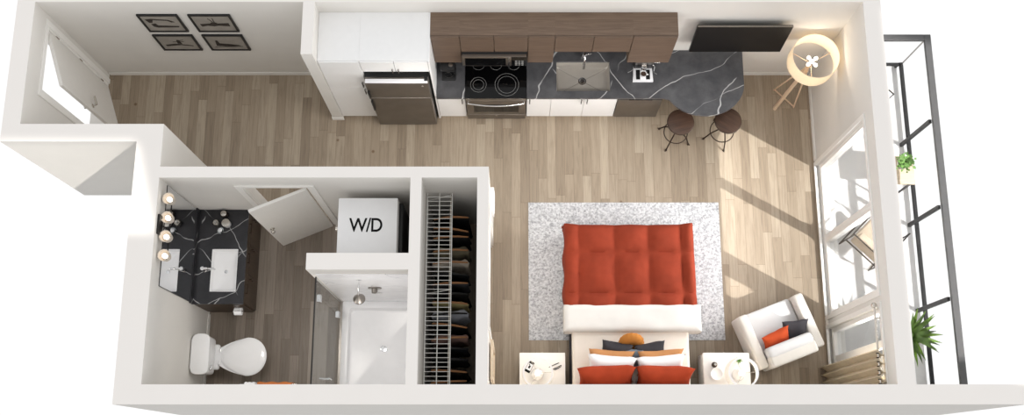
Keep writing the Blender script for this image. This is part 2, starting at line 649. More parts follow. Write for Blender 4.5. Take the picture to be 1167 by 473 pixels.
wall('wall_north', [(-6.13, 4.575, 5.595, 5.82, ZB, W)])
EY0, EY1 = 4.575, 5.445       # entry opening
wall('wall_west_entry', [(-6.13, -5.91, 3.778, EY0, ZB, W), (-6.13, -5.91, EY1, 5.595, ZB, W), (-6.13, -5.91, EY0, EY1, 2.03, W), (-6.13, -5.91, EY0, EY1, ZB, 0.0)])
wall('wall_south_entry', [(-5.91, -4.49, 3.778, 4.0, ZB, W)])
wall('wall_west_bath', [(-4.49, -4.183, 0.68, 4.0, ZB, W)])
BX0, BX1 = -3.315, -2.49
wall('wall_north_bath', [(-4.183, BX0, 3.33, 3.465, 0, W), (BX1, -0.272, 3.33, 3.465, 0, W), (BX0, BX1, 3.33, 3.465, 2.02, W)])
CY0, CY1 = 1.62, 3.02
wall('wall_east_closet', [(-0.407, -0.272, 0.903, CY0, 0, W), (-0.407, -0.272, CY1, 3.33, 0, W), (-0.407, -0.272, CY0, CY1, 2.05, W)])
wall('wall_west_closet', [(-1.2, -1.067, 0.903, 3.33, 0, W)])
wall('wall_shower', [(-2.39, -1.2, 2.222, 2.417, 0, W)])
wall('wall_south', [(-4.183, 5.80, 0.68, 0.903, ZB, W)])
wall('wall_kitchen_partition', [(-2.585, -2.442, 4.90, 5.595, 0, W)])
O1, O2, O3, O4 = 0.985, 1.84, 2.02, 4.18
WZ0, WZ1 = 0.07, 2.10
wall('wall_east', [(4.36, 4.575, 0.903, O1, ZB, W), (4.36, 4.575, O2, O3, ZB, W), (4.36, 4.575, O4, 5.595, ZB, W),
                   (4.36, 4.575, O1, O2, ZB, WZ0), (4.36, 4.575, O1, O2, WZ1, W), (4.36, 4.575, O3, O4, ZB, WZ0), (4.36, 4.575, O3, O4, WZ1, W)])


def baseboard(name, boxes):
    b = B()
    for (x0, x1, y0, y1) in boxes:
        b.box(x0, x1, y0, y1, 0.0, 0.095, 0.004, 1)
    return struct(b.obj(name, 'trim'))


T = 0.014
baseboard('baseboard_north', [(-5.896, -2.599, 5.595 - T, 5.595), (3.19, 4.346, 5.595 - T, 5.595)])
baseboard('baseboard_east', [(4.36 - T, 4.36, 4.26, 5.581), (4.36 - T, 4.36, 1.86, 2.0)])
baseboard('baseboard_west_entry', [(-5.91, -5.91 + T, 4.0 + T, 4.485)])
baseboard('baseboard_south_entry', [(-5.91, -4.183, 4.0, 4.0 + T)])
baseboard('baseboard_bath_corner', [(-4.183, -4.183 + T, 3.465 + T, 4.0 + T)])
baseboard('baseboard_hall', [(-4.183, -3.40, 3.465, 3.465 + T), (-2.40, -0.272, 3.465, 3.465 + T)])
baseboard('baseboard_closet', [(-0.272, -0.272 + T, 3.10, 3.465 + T), (-0.272, -0.272 + T, 0.917, 1.54)])
baseboard('baseboard_partition', [(-2.585 - T, -2.442 + T, 4.90 - T, 4.90), (-2.585 - T, -2.585, 4.90, 5.581)])
baseboard('baseboard_bath', [(-4.183, -4.183 + T, 0.917, 2.05), (-4.183, -2.40, 0.903, 0.903 + T)])
baseboard('baseboard_south', [(-0.272, 4.346, 0.903, 0.903 + T)])


# ------------------------------------------------------------------ doors
def casing(bx, axis, p, side, a0, a1, z1, w=0.075, t=0.018):
    """flat casing boards round an opening a0..a1 on the plane axis=p, sticking out to side"""
    q0, q1 = sorted((p, p + side * t))

    def bd(c0, c1, z0, zz):
        if axis == 'x':
            bx.box(q0, q1, c0, c1, z0, zz, 0.003, 1)
        else:
            bx.box(c0, c1, q0, q1, z0, zz, 0.003, 1)
    bd(a0 - w, a0, 0, z1 + w)
    bd(a1, a1 + w, 0, z1 + w)
    bd(a0, a1, z1, z1 + w)


def jamb(bx, axis, p0, p1, a0, a1, z1, t=0.03):
    def bd(c0, c1, z0, zz):
        if axis == 'x':
            bx.box(p0, p1, c0, c1, z0, zz)
        else:
            bx.box(c0, c1, p0, p1, z0, zz)
    bd(a0, a0 + t, 0, z1)
    bd(a1 - t, a1, 0, z1)
    bd(a0 + t, a1 - t, z1 - t, z1)


def lever(bx, y, z, side, x=0.0, d=-1):
    """lever handle, local leaf coordinates: leaf along x, thickness along y"""
    bx.tube([(x, y, z), (x, y + side * 0.012, z)], 0.028, 16)
    bx.tube([(x, y + side * 0.01, z), (x, y + side * 0.055, z)], 0.010, 10)
    bx.tube([(x, y + side * 0.055, z), (x + d * 0.13, y + side * 0.058, z)], [0.015, 0.012], 10)


d1 = thing('door_1', 'white entry door standing ajar in the west hallway wall', 'door', (-5.93, 5.40, 0))
struct(d1)
f = B(); casing(f, 'x', -5.91, 1, EY0, EY1, 2.03); jamb(f, 'x', -6.13, -5.91, EY0, EY1, 2.03); f.obj('door_frame', 'trim', d1)
ang = math.atan2(4.68 - 5.40, -5.685 + 5.93)
M = TR(-5.93, 5.40, 0) @ RZ(ang)
lf = B(M); lf.box(0, 0.78, -0.022, 0.022, 0.008, 1.995, 0.003, 1); leaf = lf.obj('door_leaf', 'door', d1)
h = B(M); lever(h, 0.022, 1.0, 1, 0.70); lever(h, -0.022, 1.0, -1, 0.70)
tag(h.obj('handle', 'nickel', leaf), 'polished nickel lever handle')
h = B(M)
for z in (0.25, 1.0, 1.75):
    h.tube([(-0.004, 0.026, z - 0.045), (-0.004, 0.026, z + 0.045)], 0.008, 8)
h.obj('hinge', 'nickel', leaf)

d2 = thing('door_2', 'white bathroom door swung open into the bathroom', 'door', (-2.53, 3.335, 0))
struct(d2)
f = B(); casing(f, 'y', 3.33, -1, BX0, BX1, 2.02); casing(f, 'y', 3.465, 1, BX0, BX1, 2.02); jamb(f, 'y', 3.33, 3.465, BX0, BX1, 2.02); f.obj('door_frame', 'trim', d2)
ang = math.atan2(3.05 - 3.335, -3.22 + 2.53)
M = TR(-2.53, 3.32, 0) @ RZ(ang)
lf = B(M); lf.box(0, 0.75, -0.020, 0.020, 0.008, 1.975, 0.003, 1); leaf = lf.obj('door_leaf', 'door', d2)
h = B(M)
for sd in (1, -1):
    h.tube([(0.68, sd * 0.02, 1.0), (0.68, sd * 0.032, 1.0)], 0.030, 16)
    h.tube([(0.68, sd * 0.03, 1.0), (0.68, sd * 0.055, 1.0)], 0.011, 10)
    h.ball((0.68, sd * 0.07, 1.0), 0.028, 0.024, 0.028)
tag(h.obj('doorknob', 'nickel', leaf), 'polished nickel round knob')

d3 = thing('door_3', 'white closet double door in the bedroom side of the closet wall', 'door', (-0.34, 2.32, 0))
struct(d3)
f = B(); casing(f, 'x', -0.272, 1, CY0, CY1, 2.05, 0.06); jamb(f, 'x', -0.407, -0.272, CY0, CY1, 2.05); f.obj('door_frame', 'trim', d3)
for (a0, a1, xx) in ((CY0 + 0.03, 2.34, -0.33), (2.30, CY1 - 0.03, -0.365)):
    lf = B(); lf.box(xx - 0.015, xx + 0.015, a0, a1, 0.01, 2.02, 0.003, 1); leaf = lf.obj('door_leaf', 'door', d3)
    h = B(); yy = a1 - 0.07 if a0 < 2 else a0 + 0.07
    h.lathe(0, 0, [(0.03, 0), (0.03, 0.004), (0.022, 0.005)], 16)
    bmesh.ops.transform(h.bm, matrix=TR(xx + 0.015, yy, 1.0) @ RY(PI / 2), verts=h.bm.verts[:])
    h.obj('handle', 'nickel', leaf)


# ------------------------------------------------------------------ windows in the east wall
def window(name, label, y0, y1, stiles=()):
    root = struct(thing(name, label, 'window', (4.46, (y0 + y1) / 2, WZ0)))
    f = B(); fw = 0.055
    xa, xb = 4.40, 4.50
    f.box(xa, xb, y0, y0 + fw, WZ0, WZ1, 0.004, 1); f.box(xa, xb, y1 - fw, y1, WZ0, WZ1, 0.004, 1)
    f.box(xa, xb, y0 + fw, y1 - fw, WZ0, WZ0 + fw, 0.004, 1); f.box(xa, xb, y0 + fw, y1 - fw, WZ1 - fw, WZ1, 0.004, 1)
    for s_ in stiles:
        f.box(xa + 0.01, xb - 0.01, s_ - 0.045, s_ + 0.045, WZ0 + fw, WZ1 - fw, 0.004, 1)
    f.obj('window_frame', 'trim', root)
    g = B(); g.box(4.446, 4.454, y0 + fw, y1 - fw, WZ0 + fw, WZ1 - fw)
    g.obj('pane', 'window', root, smooth=False)
    s = B(); s.box(4.325, 4.40, y0, y1, WZ0 - 0.02, WZ0, 0.004, 1)
    s.obj('window_sill', 'trim', root)
    return root


window('window_1', 'northern tall window of the east wall', 3.10, O4)
window('window_2', 'middle tall window of the east wall', O3, 3.10)
window('window_3', 'southern tall window behind the taupe curtain', O1, O2, (1.42,))
c_ = B()
for (a0, a1) in ((O3, O4), (O1, O2)):
    casing(c_, 'x', 4.36, -1, a0, a1, WZ1, 0.06)
struct(c_.obj('trim_1', 'trim'))

# ================================================================== HALLWAY PICTURES
def picture(x0, x1, z0, z1, label, kind):
    root = thing('framed_picture', label, 'picture', ((x0 + x1) / 2, 5.595, z0), 0, 'framed prints on the hallway wall')
    f = B(); t = 0.028; ya, yb = 5.568, 5.594
    f.box(x0, x1, ya, yb, z0, z0 + t, 0.003, 1); f.box(x0, x1, ya, yb, z1 - t, z1, 0.003, 1)
    f.box(x0, x0 + t, ya, yb, z0 + t, z1 - t, 0.003, 1); f.box(x1 - t, x1, ya, yb, z0 + t, z1 - t, 0.003, 1)
    f.obj('frame', 'black', root)
    p = B(); p.box(x0 + t, x1 - t, 5.580, 5.592, z0 + t, z1 - t); pp = p.obj('print', 'print', root, smooth=False)
    cx, cz = (x0 + x1) / 2, (z0 + z1) / 2
    k = B()

    def poly(pts, y=5.5785):
        vs = [k.bm.verts.new((cx + px, y, cz + pz)) for px, pz in pts]
        us = [k.bm.verts.new((cx + px, y + 0.001, cz + pz)) for px, pz in pts]
        k.bm.faces.new(vs); k.bm.faces.new(list(reversed(us)))
        n = len(vs)
        for i in range(n):
            k.bm.faces.new((vs[i], us[i], us[(i + 1) % n], vs[(i + 1) % n]))
    if kind == 0:
        poly([(-.20, .12), (-.12, .14), (.10, .11), (.17, .04), (.12, .03), (.08, .08), (-.10, .10), (-.13, .02), (-.17, .02)])
        poly([(-.16, -.02), (-.10, .0), (-.08, -.06), (.05, -.07), (.19, -.08), (.17, -.12), (-.10, -.13), (-.15, -.10)])
    elif kind == 1:
        poly([(-.19, -.02), (-.05, .0), (-.03, .03), (.03, .03), (.05, .0), (.19, .01), (.19, -.09), (.10, -.08), (.04, -.07), (-.02, -.09), (-.10, -.07), (-.18, -.10)])
        poly([(-.012, .03), (-.05, .15), (-.04, .155), (.0, .04)])
        poly([(.005, .03), (.012, .16), (.022, .16), (.02, .03)])
    elif kind == 2:
        poly([(-.19, -.07), (-.05, -.03), (.0, -.04), (.18, -.09), (.18, -.12), (.02, -.08), (-.18, -.12)])
        poly([(-.01, -.03), (.0, .08), (.02, .10), (.04, .08), (.05, -.04)])
        poly([(-.06, .02), (.09, .03), (.09, .045), (-.06, .035)])
        poly([(.04, .06), (.10, .09), (.10, .10), (.03, .08)])
    else:
        poly([(-.16, -.10), (-.14, .07), (-.11, .08), (-.10, -.02), (.02, -.04), (.15, -.08), (.17, -.11), (.0, -.13)])
        poly([(-.19, -.13), (.19, -.12), (.19, -.135), (-.19, -.145)])
    k.obj('drawing', 'print_ink', pp, smooth=False)


picture(-4.785, -4.262, 1.572, 2.09, 'black framed print, upper left of the four hallway pictures', 0)
picture(-4.132, -3.592, 1.572, 2.09, 'black framed print, upper right of the four hallway pictures', 1)
picture(-4.795, -4.258, 0.952, 1.458, 'black framed print, lower left of the four hallway pictures', 2)
picture(-4.136, -3.594, 0.952, 1.458, 'black framed print, lower right of the four hallway pictures', 3)

# ================================================================== KITCHEN
YB = 5.594
UF = 5.259       # front plane of wall cabinets
BF = 4.915       # front plane of base cabinets
UT = 2.135


def bar_handle(root, p0, p1, off, mat='bronze', name='handle', r=0.007):
    """bar handle between p0 and p1 standing off by vector off"""
    h = B(); p0 = Vector(p0); p1 = Vector(p1); off = Vector(off); e = (p1 - p0).normalized() * 0.012
    h.tube([p0 + off - e, p1 + off + e], r, 10)
    h.tube([p0, p0 + off], r * 0.8, 8); h.tube([p1, p1 + off], r * 0.8, 8)
    return h.obj(name, mat, root)


# tall pantry
r = thing('pantry_cabinet', 'tall white pantry cabinet against the kitchen partition wall', 'cabinet', (-2.18, 5.25, 0))
q = B(); q.box(-2.440, -1.9165, 4.94, YB, 0.09, UT); q.box(-2.43, -1.93, 5.0, YB, 0, 0.09); q.obj('body', 'white_cab', r)
for (z0, z1, hz) in ((0.095, 1.265, (1.08, 1.2)), (1.27, UT - 0.012, (1.33, 1.45))):
    q = B(); q.box(-2.432, -1.923, 4.918, 4.939, z0, z1, 0.002, 1); dd = q.obj('door', 'white_cab', r)
    bar_handle(dd, (-1.965, 4.918, hz[0]), (-1.965, 4.918, hz[1]), (0, -0.025, 0))
# cabinet over the fridge, with the tall end panel
r = thing('wall_cabinet', 'white two-door cabinet above the refrigerator with a tall end panel', 'cabinet', (-1.47, 5.25, 1.8), 0, 'kitchen wall cabinets')
q = B(); q.box(-1.9155, -1.0525, 4.94, YB, 1.81, UT); q.obj('body', 'white_cab', r)
q = B(); q.box(-1.052, -1.030, 4.918, YB, 0.0, UT, 0.002, 1); q.obj('end_panel', 'white_cab', r)
for (x0, x1) in ((-1.910, -1.488), (-1.480, -1.058)):
    q = B(); q.box(x0, x1, 4.918, 4.939, 1.815, UT - 0.012, 0.002, 1); dd = q.obj('door', 'white_cab', r)
    hx = x1 - 0.035 if x0 < -1.6 else x0 + 0.035
    bar_handle(dd, (hx, 4.918, 1.83), (hx, 4.918, 1.9), (0, -0.022, 0), r=0.006)

# refrigerator
r = thing('refrigerator', 'brushed steel top-freezer refrigerator between white cabinets', 'refrigerator', (-1.48, 5.2, 0))
q = B(); q.box(-1.905, -1.075, 4.90, 5.55, 0.04, 1.68, 0.01, 2); q.obj('body', 'black', r)
FZ = 1.16
for (z0, z1, nm, hz) in ((0.06, FZ - 0.006, 'refrigerator_door', (0.75, 1.10)), (FZ + 0.006, 1.70, 'freezer_door', (1.21, 1.45))):
    q = B(); q.box(-1.900, -1.080, 4.800, 4.898, z0, z1, 0.012, 3); dd = q.obj(nm, 'dark_steel', r)
    hh = B(); hh.box(-1.895, -1.872, 4.765, 4.80, hz[0], hz[1], 0.006, 2); hh.obj('handle', 'black', dd)
    if nm == 'freezer_door':
        g = B(); g.lathe(0, 0, [(0.018, 0), (0.018, 0.004), (0.012, 0.006)], 20)
        bmesh.ops.transform(g.bm, matrix=TR(-1.16, 4.800, 1.60) @ RX(PI / 2), verts=g.bm.verts[:])
        g.obj('badge', 'chrome', dd)
        g = B(); g.box(-1.895, -1.085, 4.803, 4.862, 1.6995, 1.712, 0.004, 1); tag(g.obj('top_trim', 'screen', dd), 'pale top edge of the door')
for fx in (-1.87, -1.11):
    for fy in (4.95, 5.5):
        q = B(); q.cone((fx, fy, 0), (fx, fy, 0.045), 0.02, 0.02, 12); q.obj('foot', 'black', r)
q = B(); q.box(-1.13, -1.085, 4.83, 4.89, 1.70, 1.725, 0.005, 1); q.obj('hinge_cover', 'black', r)

# walnut wall cabinets
def wall_cab(x0, x1, z0, label, nd, group='kitchen wall cabinets'):
    r = thing('wall_cabinet', label, 'cabinet', ((x0 + x1) / 2, 5.43, z0), 0, group)
    q = B(); q.box(x0 - 0.001, x1 + 0.001, UF + 0.021, YB, z0, UT); q.obj('body', 'walnut', r, smooth=False)
    w_ = (x1 - x0) / nd
    for i in range(nd):
        q = B(); q.box(x0 + i * w_ + 0.004, x0 + (i + 1) * w_ - 0.004, UF, UF + 0.02, z0 - 0.006, UT - 0.002, 0.002, 1)
        q.obj('door', 'walnut_front', r)


wall_cab(-1.028, -0.661, 1.293, 'walnut wall cabinet beside the white end panel, left of the microwave', 1)
wall_cab(-0.659, 0.209, 1.655, 'walnut two-door wall cabinet over the microwave', 2)
wall_cab(0.211, 0.552, 1.293, 'narrow walnut wall cabinet between microwave and sink', 1)
wall_cab(0.554, 1.540, 1.655, 'short walnut two-door wall cabinet over the sink', 2)
wall_cab(1.542, 2.108, 1.293, 'walnut wall cabinet at the right end, above the espresso machine', 1)

# microwave under the cabinet
r = thing('microwave', 'steel and black over-the-range microwave under the walnut cabinet', 'microwave', (-0.225, 5.4, 1.30))
q = B(); q.box(-0.652, 0.203, 5.225, 5.59, 1.325, 1.650, 0.006, 2); q.obj('body', 'black', r)
q = B(); q.box(-0.652, 0.000, 5.190, 5.223, 1.330, 1.645, 0.006, 2); dd = q.obj('door', 'steel', r)
q = B(); q.box(-0.615, -0.075, 5.186, 5.192, 1.36, 1.600, 0.002, 1); q.obj('window', 'black_glass', dd)
bar_handle(dd, (-0.035, 5.19, 1.37), (-0.035, 5.19, 1.60), (0, -0.035, 0), 'chrome', r=0.010)
q = B(); q.box(0.004, 0.203, 5.190, 5.223, 1.330, 1.645, 0.005, 2); pp = q.obj('control_panel', 'black_glass', r)
q = B()
for i in range(3):
    for j in range(4):
        q.box(0.045 + i * 0.042, 0.075 + i * 0.042, 5.187, 5.191, 1.36 + j * 0.045, 1.385 + j * 0.045, 0.002, 1)
q.obj('buttons', 'burner', pp)
q = B(); q.box(-0.645, 0.196, 5.188, 5.224, 1.648, 1.6535, 0.001, 1); q.obj('vent_strip', 'steel', r)
g = B(); g.lathe(0, 0, [(0.016, 0), (0.016, 0.004), (0.01, 0.005)], 20)
bmesh.ops.transform(g.bm, matrix=TR(-0.215, 5.190, 1.622) @ RX(PI / 2), verts=g.bm.verts[:]); g.obj('badge', 'chrome', dd)


# base cabinets
def base_cab(x0, x1, label, doors, name='base_cabinet'):
    r = thing(name, label, 'cabinet', ((x0 + x1) / 2, 5.25, 0), 0, 'white base cabinets')
    q = B(); q.box(x0, x1, BF + 0.07, YB, 0, 0.09)
    if x1 - x0 > 0.6:   # open under the basin
        q.box(x0, x1, BF + 0.022, YB, 0.09, 0.66); q.box(x0, 0.612, BF + 0.022, YB, 0.66, 0.868); q.box(1.358, x1, BF + 0.022, YB, 0.66, 0.868)
        q.box(0.612, 1.358, BF + 0.022, 4.988, 0.66, 0.868); q.box(0.612, 1.358, 5.436, YB, 0.66, 0.868)
    else:
        q.box(x0, x1, BF + 0.022, YB, 0.09, 0.868, 0.002, 1)
    q.obj('body', 'white_cab', r)
    for (a, c, hs) in doors:
        q = B(); q.box(a + 0.002, c - 0.002, BF, BF + 0.02, 0.095, 0.860, 0.002, 1); dd = q.obj('door', 'white_cab', r)
        hx = c - 0.04 if hs > 0 else a + 0.04
        bar_handle(dd, (hx, BF, 0.70), (hx, BF, 0.82), (0, -0.025, 0), 'black')


base_cab(-1.026, -0.642, 'white base cabinet between refrigerator and range', [(-1.026, -0.642, 1)])
base_cab(0.212, 0.546, 'narrow white base cabinet right of the range', [(0.212, 0.546, -1)])
base_cab(0.548, 1.462, 'white two-door base cabinet under the sink', [(0.548, 1.005, 1), (1.005, 1.462, -1)])

# dishwasher
r = thing('dishwasher', 'dark steel dishwasher right of the sink cabinet', 'dishwasher', (1.77, 5.25, 0))
q = B(); q.box(1.470, 2.085, BF + 0.03, 5.55, 0.09, 0.866, 0.004, 1); q.box(1.48, 2.08, BF + 0.08, 5.5, 0, 0.09); q.obj('body', 'black', r)
q = B(); q.box(1.472, 2.083, BF - 0.012, BF + 0.028, 0.10, 0.785, 0.006, 2); q.obj('door', 'dark_steel', r)
q = B(); q.box(1.472, 2.083, BF - 0.012, BF + 0.028, 0.79, 0.864, 0.006, 2); pp = q.obj('control_panel', 'black', r)
q = B(); q.box(1.62, 1.94, BF - 0.018, BF - 0.011, 0.80, 0.825, 0.003, 1); q.obj('handle', 'black_glass', pp)

# worktops
CZ0, CZ1 = 0.870, 0.910
CF = 4.889
q = B(); q.box(-1.028, -0.640, CF, YB, CZ0, CZ1, 0.003, 1)
q = tag(q.obj('countertop', 'marble'), 'short charcoal marble worktop between refrigerator and range', 'countertop', 'marble worktops')
q = B()
SX0, SX1, SY0, SY1 = 0.618, 1.352, 4.995, 5.428
q.box(0.210, SX0, CF, YB, CZ0, CZ1); q.box(SX0, SX1, CF, SY0, CZ0, CZ1); q.box(SX0, SX1, SY1, YB, CZ0, CZ1)
poly = [(SX1, CF), (2.085, CF)]
# rounded peninsula
pc = (2.635, 5.06)
pts = []
for i in range(0, 33):
    a = PI + (-PI) * (i / 32)
    pts.append(a)
arc = []
for i in range(33):
    a = math.radians(205 + (360 - 205) * i / 32)
    arc.append((2.640 + 0.552 * math.cos(a), 5.100 + 0.462 * math.sin(a)))
arc = [p for p in arc if p[1] < CF or p[0] > 2.5]
poly += arc + [(3.192, 5.30), (3.192, YB), (SX1, YB)]
q.prism(poly, CZ0, CZ1)
tag(q.obj('countertop', 'marble', smooth=False), 'long charcoal marble worktop with the sink and a rounded bar end', 'countertop', 'marble worktops')
q = B()
q.box(-1.028, -0.640, 5.582, 5.594, CZ1, 1.29); q.box(-0.640, 0.210, 5.582, 5.594, CZ1, 1.32); q.box(0.210, 0.552, 5.582, 5.594, CZ1, 1.29)
q.box(0.552, 1.541, 5.582, 5.594, CZ1, 1.65); q.box(1.541, 2.108, 5.582, 5.594, CZ1, 1.29)
struct(q.obj('trim_2', 'marble', smooth=False))
# leg under the bar end
r = thing('bar_support', 'slim black post under the rounded bar end', 'support leg', (2.9, 5.25, 0))
q = B(); q.cone((2.9, 5.25, 0.008), (2.9, 5.25, 0.862), 0.03, 0.03, 20); q.obj('post', 'black_metal', r)
q = B(); q.lathe(2.9, 5.25, [(0.11, 0), (0.11, 0.006), (0.1, 0.009)], 28); q.obj('base_plate', 'black_metal', r)
q = B(); q.lathe(2.9, 5.25, [(0.09, 0.860), (0.09, 0.869)], 28); q.obj('top_plate', 'black_metal', r)

# sink
r = thing('kitchen_sink', 'square steel basin set into the charcoal worktop', 'sink', (0.985, 5.21, 0.68))
q = B()
def rr(x0, x1, y0, y1, rad, n=5):
    o = []
    for (cx, cy, a0) in ((x1 - rad, y1 - rad, 0), (x0 + rad, y1 - rad, 90), (x0 + rad, y0 + rad, 180), (x1 - rad, y0 + rad, 270)):
        for i in range(n + 1):
            a = math.radians(a0 + 90 * i / n)
            o.append((cx + rad * math.cos(a), cy + rad * math.sin(a)))
    return o


def loft(bx, loops, cap_last=True, cap_first=False):
    R = [[bx.bm.verts.new(p) for p in lp] for lp in loops]
    for A, C in zip(R, R[1:]):
        n = len(A)
        for k in range(n):
            bx.bm.faces.new((A[k], A[(k + 1) % n], C[(k + 1) % n], C[k]))
    if cap_last:
        bx.bm.faces.new(R[-1])
    if cap_first:
        bx.bm.faces.new(list(reversed(R[0])))


L = lambda x0, x1, y0, y1, rad, z: [(p[0], p[1], z) for p in rr(x0, x1, y0, y1, rad)]
e = 0.001
loft(q, [L(SX0 - e, SX1 + e, SY0 - e, SY1 + e, 0.03, 0.69), L(SX0 - e, SX1 + e, SY0 - e, SY1 + e, 0.012, 0.868), L(SX0 + 0.004, SX1 - 0.004, SY0 + 0.004, SY1 - 0.004, 0.012, 0.868),
         L(SX0 + 0.006, SX1 - 0.006, SY0 + 0.006, SY1 - 0.006, 0.02, 0.74), L(SX0 + 0.03, SX1 - 0.03, SY0 + 0.03, SY1 - 0.03, 0.03, 0.712), L(0.94, 1.03, 5.17, 5.26, 0.04, 0.700)], True, True)
q.obj('basin', 'sink_steel', r)
q = B(); q.lathe(0.985, 5.215, [(0.055, 0.7005), (0.055, 0.708), (0.04, 0.709), (0.035, 0.703)], 24); q.obj('drain', 'chrome', r)
q = B()
for (ex, ey) in ((SX0 + 0.03, SY0 + 0.03), (SX1 - 0.03, SY0 + 0.03), (SX0 + 0.03, SY1 - 0.03), (SX1 - 0.03, SY1 - 0.03)):
    dx, dy = 0.985 - ex, 5.215 - ey
    q.tube([(ex, ey, 0.7135), (ex + dx * 0.86, ey + dy * 0.86, 0.7025)], 0.0025, 6)
q.obj('drain_groove', 'steel', r)
r = thing('kitchen_faucet', 'chrome arched pull-down tap behind the steel basin', 'faucet', (0.985, 5.5, CZ1))
q = B(); q.lathe(0.985, 5.50, [(0.032, CZ1), (0.032, CZ1 + 0.008), (0.022, CZ1 + 0.02), (0.02, CZ1 + 0.10)], 20)
arcp = [(0.985, 5.50, 1.0)] + [(0.985, 5.50 - 0.10 + 0.10 * math.cos(a), 1.17 + 0.10 * math.sin(a)) for a in [PI * i / 12 for i in range(13)]] + [(0.985, 5.295, 1.13)]
q.tube(arcp, 0.014, 12); q.obj('spout', 'chrome', r)
q = B(); q.cone((0.985, 5.297, 1.14), (0.985, 5.285, 1.02), 0.018, 0.022, 14); q.obj('spray_head', 'chrome', r)
q = B(); q.tube([(1.0, 5.50, 0.965), (1.045, 5.50, 0.975), (1.10, 5.495, 1.03)], [0.013, 0.010, 0.007], 10); q.obj('handle', 'chrome', r)

# range
r = thing('range', 'freestanding electric range with black glass cooktop', 'stove', (-0.215, 5.25, 0))
q = B(); q.box(-0.632, 0.204, 4.93, 5.58, 0.05, 0.898, 0.004, 1); q.obj('body', 'black', r)
q = B(); q.box(-0.636, 0.207, 4.885, 5.58, 0.899, 0.914, 0.005, 2); ct = q.obj('cooktop', 'black_glass', r)
for (bx_, by_, rad) in ((-0.455, 5.385, (0.085,)), (-0.215, 5.385, (0.085,)), (0.03, 5.385, (0.085,)), (-0.455, 5.085, (0.075, 0.11)), (-0.065, 5.085, (0.125, 0.165))):
    q = B()
    for rd in rad:
        q.loop([(rd, 0.9145), (rd, 0.9155), (rd - 0.0038, 0.9155), (rd - 0.0038, 0.9145)], bx_, by_, 48)
    q.obj('burner', 'burner', ct)
q = B(); q.box(-0.628, 0.200, 4.888, 4.929, 0.24, 0.80, 0.006, 2); dd = q.obj('oven_door', 'dark_steel', r)
q = B(); q.box(-0.53, 0.10, 4.884, 4.889, 0.36, 0.66, 0.002, 1); q.obj('window', 'black_glass', dd)
pts = [(-0.60 + 0.77 * i / 12, 4.888 - 0.03 - 0.035 * math.sin(PI * i / 12), 0.775) for i in range(13)]
q = B(); q.tube([(-0.60, 4.889, 0.775)] + pts + [(0.17, 4.889, 0.775)], 0.012, 10); q.obj('handle', 'chrome', dd)
q = B(); q.box(-0.632, 0.204, 4.886, 4.929, 0.806, 0.897, 0.006, 2); q.obj('front_rail', 'steel', r)
q = B(); q.box(-0.628, 0.200, 4.888, 4.929, 0.06, 0.232, 0.006, 2); dd = q.obj('drawer', 'dark_steel', r)
g = B(); g.lathe(0, 0, [(0.018, 0), (0.018, 0.004), (0.012, 0.005)], 20)
bmesh.ops.transform(g.bm, matrix=TR(-0.215, 4.888, 0.205) @ RX(PI / 2), verts=g.bm.verts[:]); g.obj('badge', 'chrome', dd)
for fx in (-0.6, 0.17):
    for fy in (4.97, 5.5):
        q = B(); q.cone((fx, fy, 0), (fx, fy, 0.052), 0.018, 0.018, 10); q.obj('foot', 'black', r)

# coffee maker
r = thing('coffee_maker', 'black drip coffee maker on the short worktop by the refrigerator', 'coffee maker', (-0.86, 5.3, CZ1))
q = B(); q.box(-0.955, -0.765, 5.14, 5.42, CZ1, CZ1 + 0.03, 0.012, 2); q.box(-0.955, -0.765, 5.32, 5.42, CZ1 + 0.02, 1.24, 0.015, 2); q.box(-0.955, -0.765, 5.17, 5.42, 1.15, 1.25, 0.015, 2); q.obj('housing', 'black', r)
q = B(); q.lathe(-0.86, 5.235, [(0.05, 0.942), (0.066, 0.97), (0.066, 1.03), (0.045, 1.075), (0.047, 1.09)], 24); cf = q.obj('carafe', 'black_glass', r)
q = B(); q.tube([(-0.80, 5.21, 1.05), (-0.76, 5.19, 1.05), (-0.76, 5.19, 0.98), (-0.80, 5.21, 0.97)], 0.008, 8); q.obj('handle', 'black', cf)
q = B(); q.lathe(-0.86, 5.235, [(0.046, 1.0905), (0.046, 1.10), (0.02, 1.104)], 24); q.obj('lid', 'steel', cf)
q = B(); q.lathe(-0.82, 5.24, [(0.03, 1.2505), (0.03, 1.256), (0.015, 1.258)], 20); q.obj('cap', 'steel', r)
q = B(); q.loop([(0.062, 0.9405), (0.062, 0.945), (0.056, 0.945), (0.056, 0.9405)], -0.86, 5.235, 28); q.obj('warming_plate', 'steel', r)

# espresso machine
r = thing('espresso_machine', 'small silver espresso machine on the worktop right of the sink', 'coffee machine', (1.80, 5.25, CZ1))
q = B()
q.prism([(1.66, 5.12), (1.94, 5.12), (1.925, 5.34), (1.675, 5.34)], CZ1 + 0.005, CZ1 + 0.06, 0.008); q.obj('base', 'screen', r)
for (x0, x1) in ((1.705, 1.76), (1.84, 1.895)):
    q = B(); q.box(x0, x1, 5.14, 5.28, CZ1 + 0.0595, CZ1 + 0.064, 0.002, 1); q.obj('drip_grille', 'black', r)
q = B(); q.box(1.675, 1.925, 5.30, 5.47, CZ1 + 0.055, 1.235, 0.012, 2); q.obj('tower', 'black', r)
q = B(); q.box(1.672, 1.928, 5.285, 5.33, 1.13, 1.225, 0.010, 2); q.obj('head', 'steel', r)
q = B(); q.lathe(1.80, 5.27, [(0.036, 1.06), (0.036, 1.13), (0.03, 1.135)], 20); q.obj('group', 'chrome', r)
q = B(); q.tube([(1.925, 5.32, 1.16), (1.965, 5.31, 1.16), (2.01, 5.30, 1.185)], [0.009, 0.009, 0.013], 10); q.obj('steam_lever', 'chrome', r)
